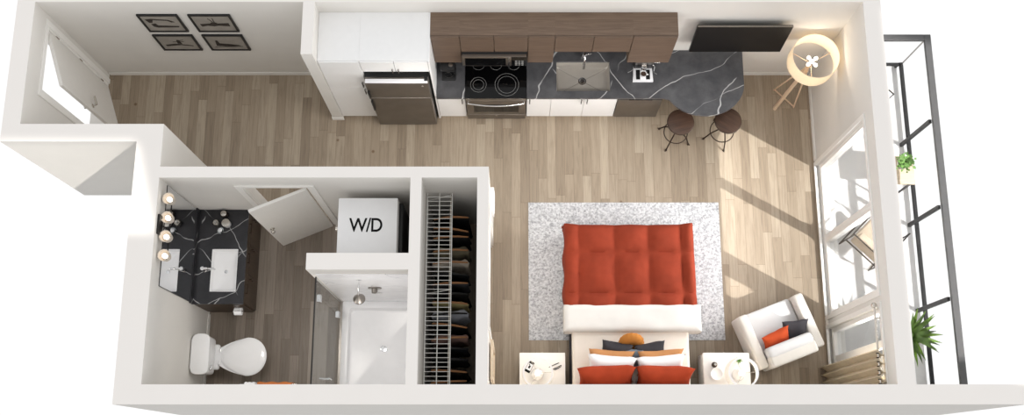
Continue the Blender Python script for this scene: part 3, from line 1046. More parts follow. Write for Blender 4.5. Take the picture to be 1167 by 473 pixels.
q = B(); q.tube([(1.905, 5.30, 1.14), (1.945, 5.27, 1.1), (1.95, 5.25, 1.0)], 0.006, 8); q.obj('steam_wand', 'chrome', r)
for fx in (1.69, 1.91):
    q = B(); q.cone((fx, 5.14, CZ1), (fx, 5.14, CZ1 + 0.008), 0.012, 0.012, 10); q.obj('foot', 'black', r)
q = B(); q.box(1.68, 1.92, 5.30, 5.46, CZ1, CZ1 + 0.056); q.obj('water_tank', 'black', r)
r = thing('espresso_cup', 'white cup standing on the drip tray of the espresso machine', 'cup', (1.80, 5.20, CZ1 + 0.0645))
z = CZ1 + 0.0602
q = B(); q.lathe(1.80, 5.20, [(0.03, z), (0.043, z + 0.04), (0.046, z + 0.07), (0.042, z + 0.07), (0.038, z + 0.04), (0.02, z + 0.012)], 24); q.obj('bowl', 'ceramic', r)
q = B(); q.tube([(1.842, 5.20, z + 0.06), (1.866, 5.195, z + 0.055), (1.866, 5.195, z + 0.03), (1.84, 5.20, z + 0.025)], 0.005, 8); q.obj('handle', 'ceramic', r)
q = B(); q.lathe(1.80, 5.20, [(0.03, z + 0.045), (0.039, z + 0.048)], 24); q.obj('coffee', 'stool_wood', r)

# television
r = thing('television', 'flat black television hanging on the wall above the bar end', 'television', (3.01, 5.5, 1.22))
M = TR(3.012, 5.475, 1.57) @ RX(math.radians(-4))
q = B(M); q.box(-0.618, 0.618, -0.012, 0.022, -0.352, 0.352, 0.005, 2); bd = q.obj('housing', 'black', r)
q = B(M); q.box(-0.610, 0.610, -0.0135, -0.0115, -0.340, 0.344); q.obj('screen', 'tv_screen', bd)
q = B(M); q.box(-0.612, 0.612, -0.0125, 0.010, 0.3505, 0.3545); q.obj('edge_trim', 'steel', bd)
q = B(); q.box(2.86, 3.16, 5.515, 5.594, 1.42, 1.72, 0.004, 1); q.obj('wall_bracket', 'black_metal', r)


# bar stools
def make_stool(loc, rz, label):
    r = thing('bar_stool', label, 'stool', loc, rz, 'industrial bar stools')
    M = WM[r.name]
    q = B(M); q.lathe(0, 0, [(0.15, 0.615), (0.178, 0.622), (0.184, 0.640), (0.182, 0.658), (0.17, 0.664), (0.06, 0.660)], 40); q.obj('seat', 'stool_wood', r)
    q = B(M); q.lathe(0, 0, [(0.184, 0.630), (0.188, 0.632), (0.188, 0.646), (0.184, 0.648)], 40, caps=False); q.obj('seat_band', 'bronze', r)
    q = B(M); q.tube([(0, 0, 0.25), (0, 0, 0.616)], 0.016, 14); q.lathe(0, 0, [(0.09, 0.598), (0.09, 0.612)], 24); q.lathe(0, 0, [(0.035, 0.24), (0.035, 0.33)], 16); q.obj('screw_post', 'bronze', r)
    for i in range(4):
        a = PI / 4 + i * PI / 2
        c, s = math.cos(a), math.sin(a)
        q = B(M); q.tube([(0.03 * c, 0.03 * s, 0.31), (0.08 * c, 0.08 * s, 0.31), (0.17 * c, 0.17 * s, 0.20), (0.235 * c, 0.235 * s, 0.02)], 0.010, 10)
        lg = q.obj('leg', 'bronze', r)
        q = B(M); q.cone((0.235 * c, 0.235 * s, 0.0), (0.235 * c, 0.235 * s, 0.022), 0.017, 0.014, 12); q.tube([(0.235 * c, 0.235 * s, 0.008), (0.262 * c, 0.262 * s, 0.008)], 0.008, 8); q.obj('foot', 'bronze', lg)
    q = B(M); pts = [(0.168 * math.cos(2 * PI * k / 40), 0.168 * math.sin(2 * PI * k / 40), 0.205) for k in range(40)]
    q.tube(pts, 0.008, 8, closed=True); q.obj('foot_ring', 'bronze', r)
    return r


st = make_stool((2.345, 4.635, 0), math.radians(15), 'round dark bar stool tucked under the left side of the bar end')
dup(st, (3.005, 4.655, 0), math.radians(-32), 'round dark bar stool at the right side of the bar end, nearer the floor lamp')
# ================================================================== BATHROOM
VX0, VX1, VY0, VY1 = -4.182, -3.505, 2.06, 3.328
r = thing('bathroom_vanity', 'dark brown vanity with black veined marble top in the bathroom corner', 'vanity', (-3.85, 2.69, 0))
q = B(); q.box(VX0, -3.545, VY0 + 0.012, VY1, 0.09, 0.70); q.box(VX0, -3.962, VY0 + 0.012, VY1, 0.70, 0.828); q.box(-3.608, -3.545, VY0 + 0.012, VY1, 0.70, 0.828)
q.box(-3.962, -3.608, VY0 + 0.012, 2.218, 0.70, 0.828); q.box(-3.962, -3.608, 2.797, VY1, 0.70, 0.828); q.box(VX0, -3.60, VY0 + 0.02, VY1, 0, 0.09); q.obj('body', 'dark_wood', r)
BX_0, BX_1, BY_0, BY_1 = -3.955, -3.615, 2.225, 2.79
q = B()
q.box(VX0, BX_0, VY0, VY1, 0.83, 0.865); q.box(BX_1, VX1, VY0, VY1, 0.83, 0.865); q.box(BX_0, BX_1, VY0, BY_0, 0.83, 0.865); q.box(BX_0, BX_1, BY_1, VY1, 0.83, 0.865)
q.box(VX0, -4.160, VY0, VY1, 0.865, 0.965)
q.obj('countertop', 'bath_marble', r, smooth=False)
q = B()
loft(q, [L(BX_0 - e, BX_1 + e, BY_0 - e, BY_1 + e, 0.02, 0.72), L(BX_0 - e, BX_1 + e, BY_0 - e, BY_1 + e, 0.008, 0.866), L(BX_0 + 0.006, BX_1 - 0.006, BY_0 + 0.006, BY_1 - 0.006, 0.01, 0.866),
         L(BX_0 + 0.015, BX_1 - 0.015, BY_0 + 0.015, BY_1 - 0.015, 0.03, 0.79), L(BX_0 + 0.06, BX_1 - 0.06, BY_0 + 0.06, BY_1 - 0.06, 0.05, 0.752), L(-3.80, -3.76, 2.49, 2.53, 0.018, 0.748)], True, True)
sk = q.obj('basin', 'ceramic', r)
q = B(); q.lathe(-3.785, 2.508, [(0.024, 0.7485), (0.024, 0.755), (0.015, 0.757)], 20); q.obj('drain', 'chrome', sk)
for (a0, a1) in ((2.085, 2.49), (2.495, 2.90), (2.905, 3.31)):
    for (z0, z1) in ((0.10, 0.60), (0.61, 0.815)):
        q = B(); q.box(-3.543, -3.523, a0, a1, z0, z1, 0.002, 1); dd = q.obj('door' if z1 < 0.7 else 'drawer', 'dark_wood', r)
        ym = (a0 + a1) / 2
        if z1 > 0.7:
            bar_handle(dd, (-3.523, ym - 0.06, 0.71), (-3.523, ym + 0.06, 0.71), (0.025, 0, 0))
        else:
            bar_handle(dd, (-3.523, a1 - 0.05, 0.42), (-3.523, a1 - 0.05, 0.55), (0.025, 0, 0))
r = thing('bathroom_faucet', 'white and chrome single-lever tap behind the bathroom basin', 'faucet', (-4.03, 2.508, 0.866))
q = B(); q.lathe(-4.035, 2.508, [(0.028, 0.866), (0.028, 0.876), (0.02, 0.884), (0.02, 0.985)], 20); q.tube([(-4.035, 2.508, 0.965), (-3.96, 2.508, 0.985), (-3.89, 2.508, 0.965), (-3.885, 2.508, 0.94)], [0.02, 0.017, 0.015, 0.012], 12); q.obj('spout', 'chrome', r)
q = B(); q.lathe(-4.035, 2.508, [(0.024, 0.986), (0.025, 1.0), (0.018, 1.008)], 20); q.tube([(-4.035, 2.508, 1.0), (-3.97, 2.508, 1.02)], [0.013, 0.010], 10); q.obj('lever', 'ceramic', r)
r = thing('wall_mirror', 'wide frameless mirror on the bathroom wall above the vanity', 'mirror', (-4.18, 2.69, 0.97))
q = B(); q.box(-4.182, -4.174, 2.075, 3.315, 0.968, 2.15); q.obj('backing', 'black', r, smooth=False)
q = B(); q.box(-4.1738, -4.171, 2.080, 3.310, 0.973, 2.145); q.obj('mirror_glass', 'mirror', r, smooth=False)

# vanity light: four opal glasses on a black bar
r = thing('vanity_light', 'black wall light with four opal glass shades over the bathroom mirror', 'wall light', (-4.18, 2.78, 2.3))
q = B(); q.box(-4.182, -4.155, 2.66, 2.90, 2.245, 2.385, 0.006, 2); q.obj('wall_plate', 'black_metal', r)
GX = -4.095
GY = (3.105, 2.875, 2.645, 2.415)
q = B(); q.tube([(-4.155, 2.775, 2.30), (-4.135, 2.775, 2.185), (GX, 2.775, 2.185)], 0.010, 8); q.tube([(GX, GY[0], 2.185), (GX, GY[-1], 2.185)], 0.009, 8); q.obj('bar', 'black_metal', r)
for gy in GY:
    q = B(); q.lathe(GX, gy, [(0.018, 2.175), (0.028, 2.195), (0.028, 2.225), (0.02, 2.228)], 16); ho = q.obj('lamp_holder', 'black_metal', r)
    q = B(); q.loop([(0.030, 2.200), (0.056, 2.205), (0.072, 2.325), (0.067, 2.325), (0.051, 2.211), (0.030, 2.206)], GX, gy, 28); q.obj('glass_shade', 'globe', ho)
    q = B(); q.lathe(GX, gy, [(0.016, 2.229), (0.030, 2.245), (0.032, 2.285), (0.018, 2.305)], 16); q.obj('bulb', 'bulb', ho)

# vanity top items
def item(name, label, cat, profs, loc, group=None):
    r = thing(name, label, cat, loc, 0, group)
    for (nm, mt, prof) in profs:
        q = B(); q.lathe(loc[0], loc[1], [(a, loc[2] + c) for a, c in prof], 24); q.obj(nm, mt, r)
    return r


CT = 0.866
item('soap_dispenser', 'round silver soap pot on the black vanity top, nearest the mirror', 'soap dispenser',
     [('pot', 'nickel', [(0.03, 0), (0.047, 0.02), (0.05, 0.05), (0.035, 0.085)]), ('pump', 'chrome', [(0.010, 0.086), (0.010, 0.115), (0.016, 0.116), (0.014, 0.124)])], (-3.915, 3.135, CT), 'toiletries on the vanity')
item('amber_jar', 'dark bronze jar against the back wall of the vanity top', 'jar',
     [('jar', 'bronze', [(0.04, 0), (0.044, 0.01), (0.044, 0.085)]), ('lid', 'nickel', [(0.038, 0.0855), (0.038, 0.098), (0.012, 0.104)])], (-3.815, 3.255, CT), 'toiletries on the vanity')
item('white_tumbler', 'white tumbler with a silver rim on the vanity top, nearest the door', 'tumbler',
     [('cup', 'ceramic', [(0.042, 0), (0.050, 0.01), (0.054, 0.10)]), ('rim', 'nickel', [(0.0545, 0.1005), (0.0545, 0.106), (0.04, 0.108)])], (-3.775, 3.125, CT), 'toiletries on the vanity')
item('crystal_dish', 'small crystal dish in front of the other vanity toiletries', 'dish',
     [('dish', 'jar_glass', [(0.025, 0), (0.038, 0.012), (0.044, 0.045)]), ('ball', 'screen', [(0.012, 0.046), (0.026, 0.052), (0.026, 0.06), (0.012, 0.066)])], (-3.855, 3.035, CT), 'toiletries on the vanity')

# toilet paper holder on the side of the vanity
r = thing('paper_holder', 'chrome toilet paper holder on the side of the brown vanity', 'paper holder', (-3.62, 2.03, 0.62))
q = B(); q.box(-3.68, -3.60, 2.062, 2.0715, 0.62, 0.68, 0.003, 1); q.tube([(-3.64, 2.06, 0.65), (-3.64, 2.0, 0.65)], 0.009, 8); q.tube([(-3.69, 1.995, 0.65), (-3.55, 1.995, 0.65)], 0.008, 8); q.obj('bracket', 'chrome', r)
q = B(); q.loop([(0.05, -0.05), (0.05, 0.05), (0.018, 0.05), (0.018, -0.05)], 0, 0, 28); bmesh.ops.transform(q.bm, matrix=TR(-3.62, 1.995, 0.641) @ RY(PI / 2), verts=q.bm.verts[:]); q.obj('paper_roll', 'white_fab', r)
q = B(); q.tube([(-3.555, 1.995, 0.65), (-3.555, 1.995, 0.70), (-3.66, 1.995, 0.70)], 0.006, 8); q.obj('arm', 'chrome', r)

# toilet
r = thing('toilet', 'white toilet with its tank against the left bathroom wall', 'toilet', (-3.75, 1.42, 0))
ty = 1.422
q = B(); q.box(-4.155, -3.945, ty - 0.245, ty + 0.245, 0.40, 0.735, 0.05, 4); q.obj('tank', 'ceramic', r)
q = B(); q.box(-4.165, -3.935, ty - 0.258, ty + 0.258, 0.736, 0.775, 0.018, 3)
# round the lid in plan
q2 = B(); q2.prism(rr(-4.165, -3.930, ty - 0.262, ty + 0.262, 0.075, 8), 0.736, 0.778, 0.014, 3); q.bm.free(); q2.obj('tank_lid', 'ceramic', r)


def egg(x0, x1, w, n=40):
    """outline: straight-ish back at x0, round front at x1"""
    cx = x0 + (x1 - x0) * 0.56
    o = []
    for i in range(n):
        a = 2 * PI * i / n
        c, s = math.cos(a), math.sin(a)
        if c >= 0:
            x = cx + (x1 - cx) * c
            y = w * s * (1 + 0.06 * c)
        else:
            x = cx + (cx - x0) * c
            k = -c
            y = w * (1 if s > 0 else -1) * (abs(s) ** (1 - 0.25 * k)) * (1 - 0.28 * k)
        o.append((x, ty + y))
    return o


EG = lambda x0, x1, w, z: [(p[0], p[1], z) for p in egg(x0, x1, w)]
q = B()
loft(q, [EG(-3.93, -3.50, 0.12, 0), EG(-3.92, -3.48, 0.125, 0.05), EG(-3.93, -3.45, 0.125, 0.18), EG(-3.945, -3.35, 0.19, 0.31), EG(-3.95, -3.292, 0.235, 0.385), EG(-3.95, -3.285, 0.242, 0.405)], True, True)
q.box(-4.0, -3.90, ty - 0.17, ty + 0.17, 0.32, 0.402, 0.03, 3)
q.obj('bowl', 'ceramic', r)
q = B(); loft(q, [EG(-3.865, -3.272, 0.248, 0.4065), EG(-3.87, -3.264, 0.255, 0.415), EG(-3.865, -3.272, 0.248, 0.424)], True, True); q.obj('seat', 'ceramic', r)
q = B(); loft(q, [EG(-3.845, -3.275, 0.246, 0.4265), EG(-3.85, -3.268, 0.252, 0.434), EG(-3.83, -3.295, 0.23, 0.446), EG(-3.77, -3.37, 0.14, 0.45)], True, True); q.obj('lid', 'ceramic', r)
q = B()
for s_ in (-0.08, 0.08):
    q.tube([(-3.885, ty + s_ - 0.025, 0.418), (-3.885, ty + s_ + 0.025, 0.418)], 0.013, 10)
q.obj('hinge', 'ceramic', r)
q = B(); q.tube([(-3.945, ty - 0.19, 0.66), (-3.925, ty - 0.19, 0.66), (-3.92, ty - 0.12, 0.65)], [0.014, 0.012, 0.009], 10); q.obj('flush_lever', 'chrome', r)

# towels on a rail at the front wall
r = thing('towel_rail', 'chrome towel rail on the front bathroom wall', 'towel rail', (-3.0, 0.95, 1.3))
q = B(); q.tube([(-3.36, 0.985, 1.33), (-2.66, 0.985, 1.33)], 0.009, 10); q.obj('bar', 'chrome', r)
for px in (-3.34, -2.68):
    q = B(); q.tube([(px, 0.9035, 1.33), (px, 0.985, 1.33)], 0.011, 10); q.obj('bracket', 'chrome', r)


def towel(x0, x1, label, mt, th, name):
    q = B()

    def f(u, v):
        x = x0 + (x1 - x0) * u
        s = -0.42 + 0.90 * v
        if s < -0.03:
            return Vector((x, 0.985 - th + 0.004 * math.sin(20 * u), 1.33 + s + 0.0))
        if s > 0.03:
            return Vector((x, 0.985 + th + 0.006 * math.sin(17 * u + 1), 1.33 - s))
        a = PI * (s + 0.03) / 0.06
        return Vector((x, 0.985 - th * math.cos(a), 1.33 - 0.03 + 0.03 + th * math.sin(a)))
    q.grid(f, 16, 40)
    o = q.obj(name, mt)
    md = o.modifiers.new('thickness', 'SOLIDIFY'); md.thickness = 0.016; md.offset = 1.0
    tag(o, label, 'towel', 'towels on the rail')


towel(-3.30, -3.17, 'white hand towel at the left end of the bathroom rail', 'white_fab', 0.014, 'hand_towel')
towel(-3.14, -2.72, 'orange brown bath towel hanging on the bathroom rail', 'towel_orange', 0.018, 'bath_towel')

# ------------------------------------------------------------------ washer / dryer
r = thing('stacked_washer_dryer', 'white stacked washer and dryer tower marked W/D in the laundry niche', 'washer dryer', (-1.77, 2.87, 0))
X0, X1, Y0, Y1 = -2.135, -1.405, 2.52, 3.22
q = B(); q.box(X0, X1, Y0, Y1, 0.02, 0.945, 0.012, 2); ws = q.obj('washer', 'ceramic', r)
q = B(); q.box(X0, X1, Y0, Y1, 0.955, 1.90, 0.008, 2); dr = q.obj('dryer', 'ceramic', r)
for par, z in ((ws, 0.48), (dr, 1.38)):
    q = B(); q.loop([(0.25, 0), (0.25, 0.03), (0.19, 0.045), (0.17, 0.02), (0.17, 0)], 0, 0, 36); bmesh.ops.transform(q.bm, matrix=TR(X0, (Y0 + Y1) / 2, z) @ RY(-PI / 2), verts=q.bm.verts[:]); q.obj('door_ring', 'screen', par)
    q = B(); q.lathe(0, 0, [(0.172, 0.004), (0.172, 0.02), (0.10, 0.045)], 36); bmesh.ops.transform(q.bm, matrix=TR(X0, (Y0 + Y1) / 2, z) @ RY(-PI / 2), verts=q.bm.verts[:]); q.obj('door_glass', 'black_glass', par)
    q = B(); q.box(X0 - 0.012, X0, Y0 + 0.03, Y1 - 0.03, z + 0.30, z + 0.42, 0.004, 1); q.obj('control_panel', 'screen', par)
    q = B(); q.lathe(0, 0, [(0.04, 0), (0.036, 0.035)], 20); bmesh.ops.transform(q.bm, matrix=TR(X0 - 0.012, (Y0 + Y1) / 2, z + 0.36) @ RY(-PI / 2), verts=q.bm.verts[:]); q.obj('dial', 'nickel', par)
q = B(); q.box(X1 + 0.0, X1 + 0.05, Y0 + 0.03, Y1 - 0.02, 0.02, 1.72, 0.01, 2); tag(q.obj('back_cover', 'black', r), 'black back cover')
for fx in (X0 + 0.06, X1 - 0.06):
    for fy in (Y0 + 0.06, Y1 - 0.06):
        q = B(); q.cone((fx, fy, 0), (fx, fy, 0.022), 0.03, 0.03, 12); q.obj('foot', 'black', r)
cu = bpy.data.curves.new('lettering', 'FONT')
cu.body = 'W/D'; cu.size = 0.262; cu.space_character = 0.92; cu.align_x = 'CENTER'; cu.align_y = 'CENTER'; cu.extrude = 0.001; cu.offset = 0.0035
tx = bpy.data.objects.new('lettering_text', cu); COL.objects.link(tx)
dg = bpy.context.evaluated_depsgraph_get()
me = bpy.data.meshes.new_from_object(tx.evaluated_get(dg)); bpy.data.objects.remove(tx)
me.materials.clear(); me.materials.append(MT['ink'])
me.transform(Matrix.Diagonal((0.79, 0.93, 1.0, 1.0)))
tx = bpy.data.objects.new('lettering', me); COL.objects.link(tx); tx.parent = dr
tx.location = WM[dr.name].inverted() @ Vector((-1.785, 2.868, 1.9012)); tag(tx, 'black letters W/D on the top')
WM[tx.name] = TR(-1.785, 2.868, 1.9012)

# ------------------------------------------------------------------ shower
r = thing('shower_tray', 'white acrylic shower tray between glass door and closet wall', 'shower tray', (-1.78, 1.57, 0))
q = B()
Q = (-2.33, -1.202, 0.905, 2.212)
loft(q, [L(*Q, 0.01, 0.0), L(*Q, 0.02, 0.10), L(Q[0] + 0.015, Q[1] - 0.01, Q[2] + 0.01, Q[3] - 0.015, 0.03, 0.115),
         L(Q[0] + 0.09, Q[1] - 0.06, Q[2] + 0.06, Q[3] - 0.09, 0.06, 0.115), L(Q[0] + 0.115, Q[1] - 0.085, Q[2] + 0.085, Q[3] - 0.115, 0.06, 0.055),
         L(Q[0] + 0.14, Q[1] - 0.11, Q[2] + 0.11, Q[3] - 0.14, 0.06, 0.045), L(-1.80, -1.70, 1.52, 1.62, 0.04, 0.040)], True, True)
q.obj('basin', 'acrylic', r)
q = B(); q.lathe(-1.75, 1.57, [(0.045, 0.0405), (0.045, 0.046), (0.03, 0.048)], 24); q.obj('drain', 'chrome', r)
q = B(); q.box(-2.33, -1.202, 2.2125, 2.2215, 0.0, 2.15); q.box(-1.2085, -1.2005, 0.905, 2.2125, 0.0, 2.15)
struct(q.obj('trim_3', 'white_marble', smooth=False))

r = thing('shower_door', 'hinged clear glass shower door beside the white tray', 'shower door', (-2.36, 1.55, 0))
q = B(); q.box(-2.365, -2.355, 2.005, 2.2205, 0.012, 1.95); fx = q.obj('fixed_panel', 'shower_glass', r, smooth=False)
q = B(); q.box(-2.365, -2.355, 0.925, 1.995, 0.012, 1.95); gd = q.obj('glass_panel', 'shower_glass', r, smooth=False)
q = B(); q.box(-2.369, -2.351, 0.925, 2.2205, 1.950, 1.962); q.obj('top_seal', 'black_metal', r, smooth=False)
for z in (0.30, 1.68):
    q = B(); q.box(-2.385, -2.335, 1.955, 2.045, z - 0.045, z + 0.045, 0.004, 1); q.obj('hinge', 'chrome', gd)
q = B()
for sx in (-1, 1):
    xx = -2.36 + sx * 0.055
    q.tube([(xx, 1.08, 0.90), (xx, 1.08, 1.10)], 0.010, 10)
    for z in (0.92, 1.08):
        q.tube([(-2.36, 1.08, z), (xx, 1.08, z)], 0.008, 8)
q.obj('handle', 'chrome', gd)
q = B(); q.box(-2.375, -2.345, 0.925, 2.2205, 0.0, 0.012); q.obj('threshold', 'steel', r, smooth=False)

r = thing('overhead_shower', 'chrome shower head on a bent arm from the marble panel', 'shower head', (-1.86, 2.2, 1.7))
q = B(); q.tube([(-1.86, 2.212, 1.80), (-1.86, 2.12, 1.82), (-1.87, 2.05, 1.78), (-1.87, 2.02, 1.73)], 0.010, 10); q.obj('arm', 'chrome', r)
q = B(); q.lathe(0, 0, [(0.018, 0.08), (0.028, 0.05), (0.075, 0.0), (0.075, -0.016), (0.068, -0.018)], 24); bmesh.ops.transform(q.bm, matrix=TR(-1.87, 2.0, 1.68) @ RX(math.radians(-25)), verts=q.bm.verts[:]); q.obj('rose', 'steel', r)
q = B(); q.lathe(0, 0, [(0.03, 0), (0.03, 0.006)], 20); bmesh.ops.transform(q.bm, matrix=TR(-1.86, 2.212, 1.80) @ RX(PI / 2), verts=q.bm.verts[:]); q.obj('flange', 'chrome', r)
r = thing('shower_valve', 'round chrome shower mixer with lever beside the shower head', 'shower valve', (-1.74, 2.2, 1.2))
q = B(); q.lathe(0, 0, [(0.085, 0), (0.085, 0.010), (0.04, 0.014), (0.038, 0.065), (0.028, 0.072)], 28); bmesh.ops.transform(q.bm, matrix=TR(-1.745, 2.212, 1.22) @ RX(PI / 2), verts=q.bm.verts[:]); q.obj('plate', 'steel', r)
q = B(); q.tube([(-1.745, 2.155, 1.22), (-1.70, 2.145, 1.235), (-1.64, 2.14, 1.25)], [0.013, 0.010, 0.008], 10); q.obj('lever', 'chrome', r)

# ================================================================== CLOSET
r = thing('wire_shelf', 'white wire shelf running the length of the closet', 'shelf', (-0.9, 2.1, 1.75))
q = B()
for xx in (-1.050, -0.900, -0.742):
    q.tube([(xx, 0.91, 1.742), (xx, 3.322, 1.742)], 0.0065, 8)
q.obj('rail', 'wire', r)
q = B(); yy = 0.94
while yy < 3.31:
    q.tube([(-1.055, yy, 1.752), (-0.742, yy, 1.752), (-0.738, yy, 1.715)], 0.0040, 6); yy += 0.0555
q.obj('wires', 'wire', r)
q = B()
for yy in (0.93, 2.1, 3.30):
    q.tube([(-1.062, yy, 1.46), (-0.76, yy, 1.735)], 0.006, 6)
q.obj('brace', 'wire', r)
r = thing('clothes_rail', 'steel clothes rail under the white wire shelf', 'clothes rail', (-0.8, 2.1, 1.66))
RZ_ = 1.655; RXc = -0.765
q = B(); q.tube([(RXc, 0.905, RZ_), (RXc, 3.328, RZ_)], 0.011, 12); q.obj('rod', 'nickel', r)
q = B()
for yy in (0.915, 3.318):
    q.tube([(RXc, yy - 0.006, RZ_), (RXc, yy + 0.006, RZ_)], 0.026, 16)
q.obj('socket', 'nickel', r)


def garment(y, col, label, length, tilt=0.0, half=0.235, th=0.030, fur=0.0, name='shirt', seed=0, hanger='hanger_wood'):
    loc = (RXc, y, RZ_)
    r = thing(name, label, name.replace('_', ' '), loc, tilt, 'clothes hanging in the closet')
    M = WM[r.name]
    q = B(M)
    q.tube([(0, 0, -0.05), (0.0, 0, -0.018), (-0.018, 0, 0.0), (0, 0, 0.0165), (0.018, 0, 0.0)], 0.0025, 6)
    hk_name = 'hook'
    h = B(M); h.tube([(-half + 0.02, 0, -0.135), (-0.1, 0, -0.075), (0, 0, -0.05), (0.1, 0, -0.075), (half - 0.02, 0, -0.135)], [0.010, 0.013, 0.014, 0.013, 0.010], 8)
    ho = h.obj('hanger', hanger, r)
    q.obj(hk_name, 'nickel', ho)
    c = B(M)
    rows = [(-0.075, 0.07, 0.012), (-0.10, 0.13, 0.018), (-0.15, half - 0.02, th * 0.7), (-0.20, half, th), (-0.40, half * 0.93, th * 1.05), (-0.7, half * 0.96, th * 1.1), (-length, half * 1.0, th * 1.2)]
    n = 28
    loops = []
    for zi, (z, hw, t) in enumerate(rows):
        lp = []
        for k in range(n):
            a = 2 * PI * k / n
            ca, sa = math.cos(a), math.sin(a)
            x = hw * (abs(ca) ** 0.6) * (1 if ca > 0 else -1)
            wv = 1 + 0.35 * math.sin(5 * a + seed + z * 3) * (0.3 if zi < 3 else 1)
            y_ = t * sa * wv * (1 - 0.0)
            if fur:
                y_ *= 1 + fur * mnoise.noise(Vector((x * 20, z * 20, seed)))
            lp.append((x, y_, z))
        loops.append(lp)
    loft(c, loops, True, True)
    c.obj('cloth', col, r)
    return r


cl = [
    ('cl_black', (20, 19, 20)), ('cl_dark', (30, 29, 30)), ('cl_olive', (112, 106, 88)), ('cl_cream', (190, 180, 166)), ('cl_grey', (70, 70, 73)),
    ('cl_khaki', (176, 164, 116)), ('cl_silver', (168, 172, 182)), ('cl_rose', (140, 112, 104)), ('cl_brown', (44, 35, 29)), ('cl_navy', (28, 30, 37))]
for nm, c in cl:
    MT[nm] = fabric(nm, c, 0.2)
garment(3.05, 'cl_black', 'black coat hanging first at the hall end of the closet', 1.25, 0.06, name='coat', seed=1)
garment(2.90, 'cl_brown', 'dark brown shirt second from the hall end of the closet', 0.85, -0.10, name='shirt', seed=2)
garment(2.80, 'cl_dark', 'dark grey jacket just hallward of the olive jacket', 0.95, 0.05, name='jacket', seed=3)
garment(2.63, 'cl_olive', 'olive grey padded jacket hanging in the closet', 0.8, 0.04, th=0.065, name='jacket', seed=4)
garment(2.475, 'cl_cream', 'cream fur-trimmed jacket next to the olive jacket', 0.85, 0.03, th=0.055, fur=0.5, name='jacket', seed=5)
garment(2.33, 'cl_black', 'black blouse between the cream jacket and the grey sweater', 0.8, -0.06, name='blouse', seed=6, hanger='black')
garment(2.21, 'cl_grey', 'grey knitted sweater near the middle of the closet rail', 0.75, 0.05, name='sweater', seed=7)
garment(2.08, 'cl_dark', 'dark grey dress between grey sweater and khaki shirt', 1.15, 0.02, name='dress', seed=8, hanger='black')
garment(1.97, 'cl_khaki', 'khaki yellow shirt hanging next to the silver sweater', 0.8, -0.05, name='shirt', seed=9)
garment(1.83, 'cl_silver', 'pale silver sweater hanging in the closet', 0.8, 0.05, th=0.06, name='sweater', seed=10, hanger='black')
garment(1.69, 'cl_black', 'black dress between the silver sweater and the rose blouse', 1.2, -0.12, name='dress', seed=11)
garment(1.53, 'cl_rose', 'dusty rose blouse with pale shoulders', 0.8, 0.08, th=0.055, name='blouse', seed=12)
garment(1.40, 'cl_navy', 'navy jacket beside the rose blouse', 0.85, 0.02, name='jacket', seed=13, hanger='black')
garment(1.27, 'cl_dark', 'charcoal shirt third from the front end of the closet', 0.85, 0.0, name='shirt', seed=14, hanger='black')
garment(1.13, 'cl_brown', 'brown coat second from the front end of the closet', 1.2, -0.05, name='coat', seed=15)
garment(1.00, 'cl_black', 'black shirt last at the front end of the closet', 0.9, 0.06, name='shirt', seed=16)

# fittings on the bedroom side of the closet wall
r = thing('panel_box', 'small white panel on the bedroom side of the closet wall, hallway end', 'wall panel', (-0.25, 3.28, 1.3))
q = B(); q.box(-0.2715, -0.222, 3.12, 3.425, 1.30, 1.66, 0.008, 2); pb = q.obj('housing', 'white_cab', r)
q = B(); q.box(-0.222, -0.216, 3.15, 3.395, 1.36, 1.60, 0.003, 1); q.obj('cover', 'screen', pb)
r = thing('leaning_mirror', 'pale wood framed mirror on the closet wall beside the nightstand', 'mirror', (-0.25, 1.25, 0.4))
q = B(); y0, y1, z0, z1 = 1.02, 1.50, 0.30, 1.70
xa, xb = -0.2575, -0.222
q.box(xa, xb, y0, y0 + 0.05, z0, z1, 0.004, 1); q.box(xa, xb, y1 - 0.05, y1, z0, z1, 0.004, 1); q.box(xa, xb, y0 + 0.05, y1 - 0.05, z0, z0 + 0.05, 0.004, 1); q.box(xa, xb, y0 + 0.05, y1 - 0.05, z1 - 0.05, z1, 0.004, 1); q.obj('frame', 'ash_frame', r)
q = B(); q.box(-0.252, -0.242, y0 + 0.05, y1 - 0.05, z0 + 0.05, z1 - 0.05); q.obj('mirror_glass', 'mirror', r, smooth=False)

# ================================================================== BEDROOM
q = B()
q.prism([(0.238, 1.69), (2.945, 1.69), (2.945, 3.648), (0.238, 3.648)], 0.001, 0.014, 0.005, 2)
tag(q.obj('area_rug', 'rug'), 'pale grey flecked rug under the foot of the bed', 'rug')

# bed
BXC = 1.577
r = thing('bed', 'double bed on a charcoal base with its head to the front wall', 'bed', (BXC, 2.0, 0))
q = B(); q.box(BXC - 0.795, BXC + 0.795, 0.975, 3.02, 0.14, 0.32, 0.015, 2); q.obj('base', 'charcoal', r)
q = B(); q.box(BXC - 0.80, BXC + 0.80, 0.915, 0.97, 0.05, 0.98, 0.02, 3); q.obj('headboard', 'charcoal', r)
for sx in (-0.72, 0.72):
    for yy in (1.05, 2.93):
        q = B(); q.cone((BXC + sx, yy, 0.014), (BXC + sx, yy, 0.142), 0.022, 0.032, 14); q.obj('leg', 'black', r)
q = B(); q.box(BXC - 0.772, BXC + 0.772, 0.98, 3.01, 0.322, 0.585, 0.05, 4); q.obj('mattress', 'sheet', r)


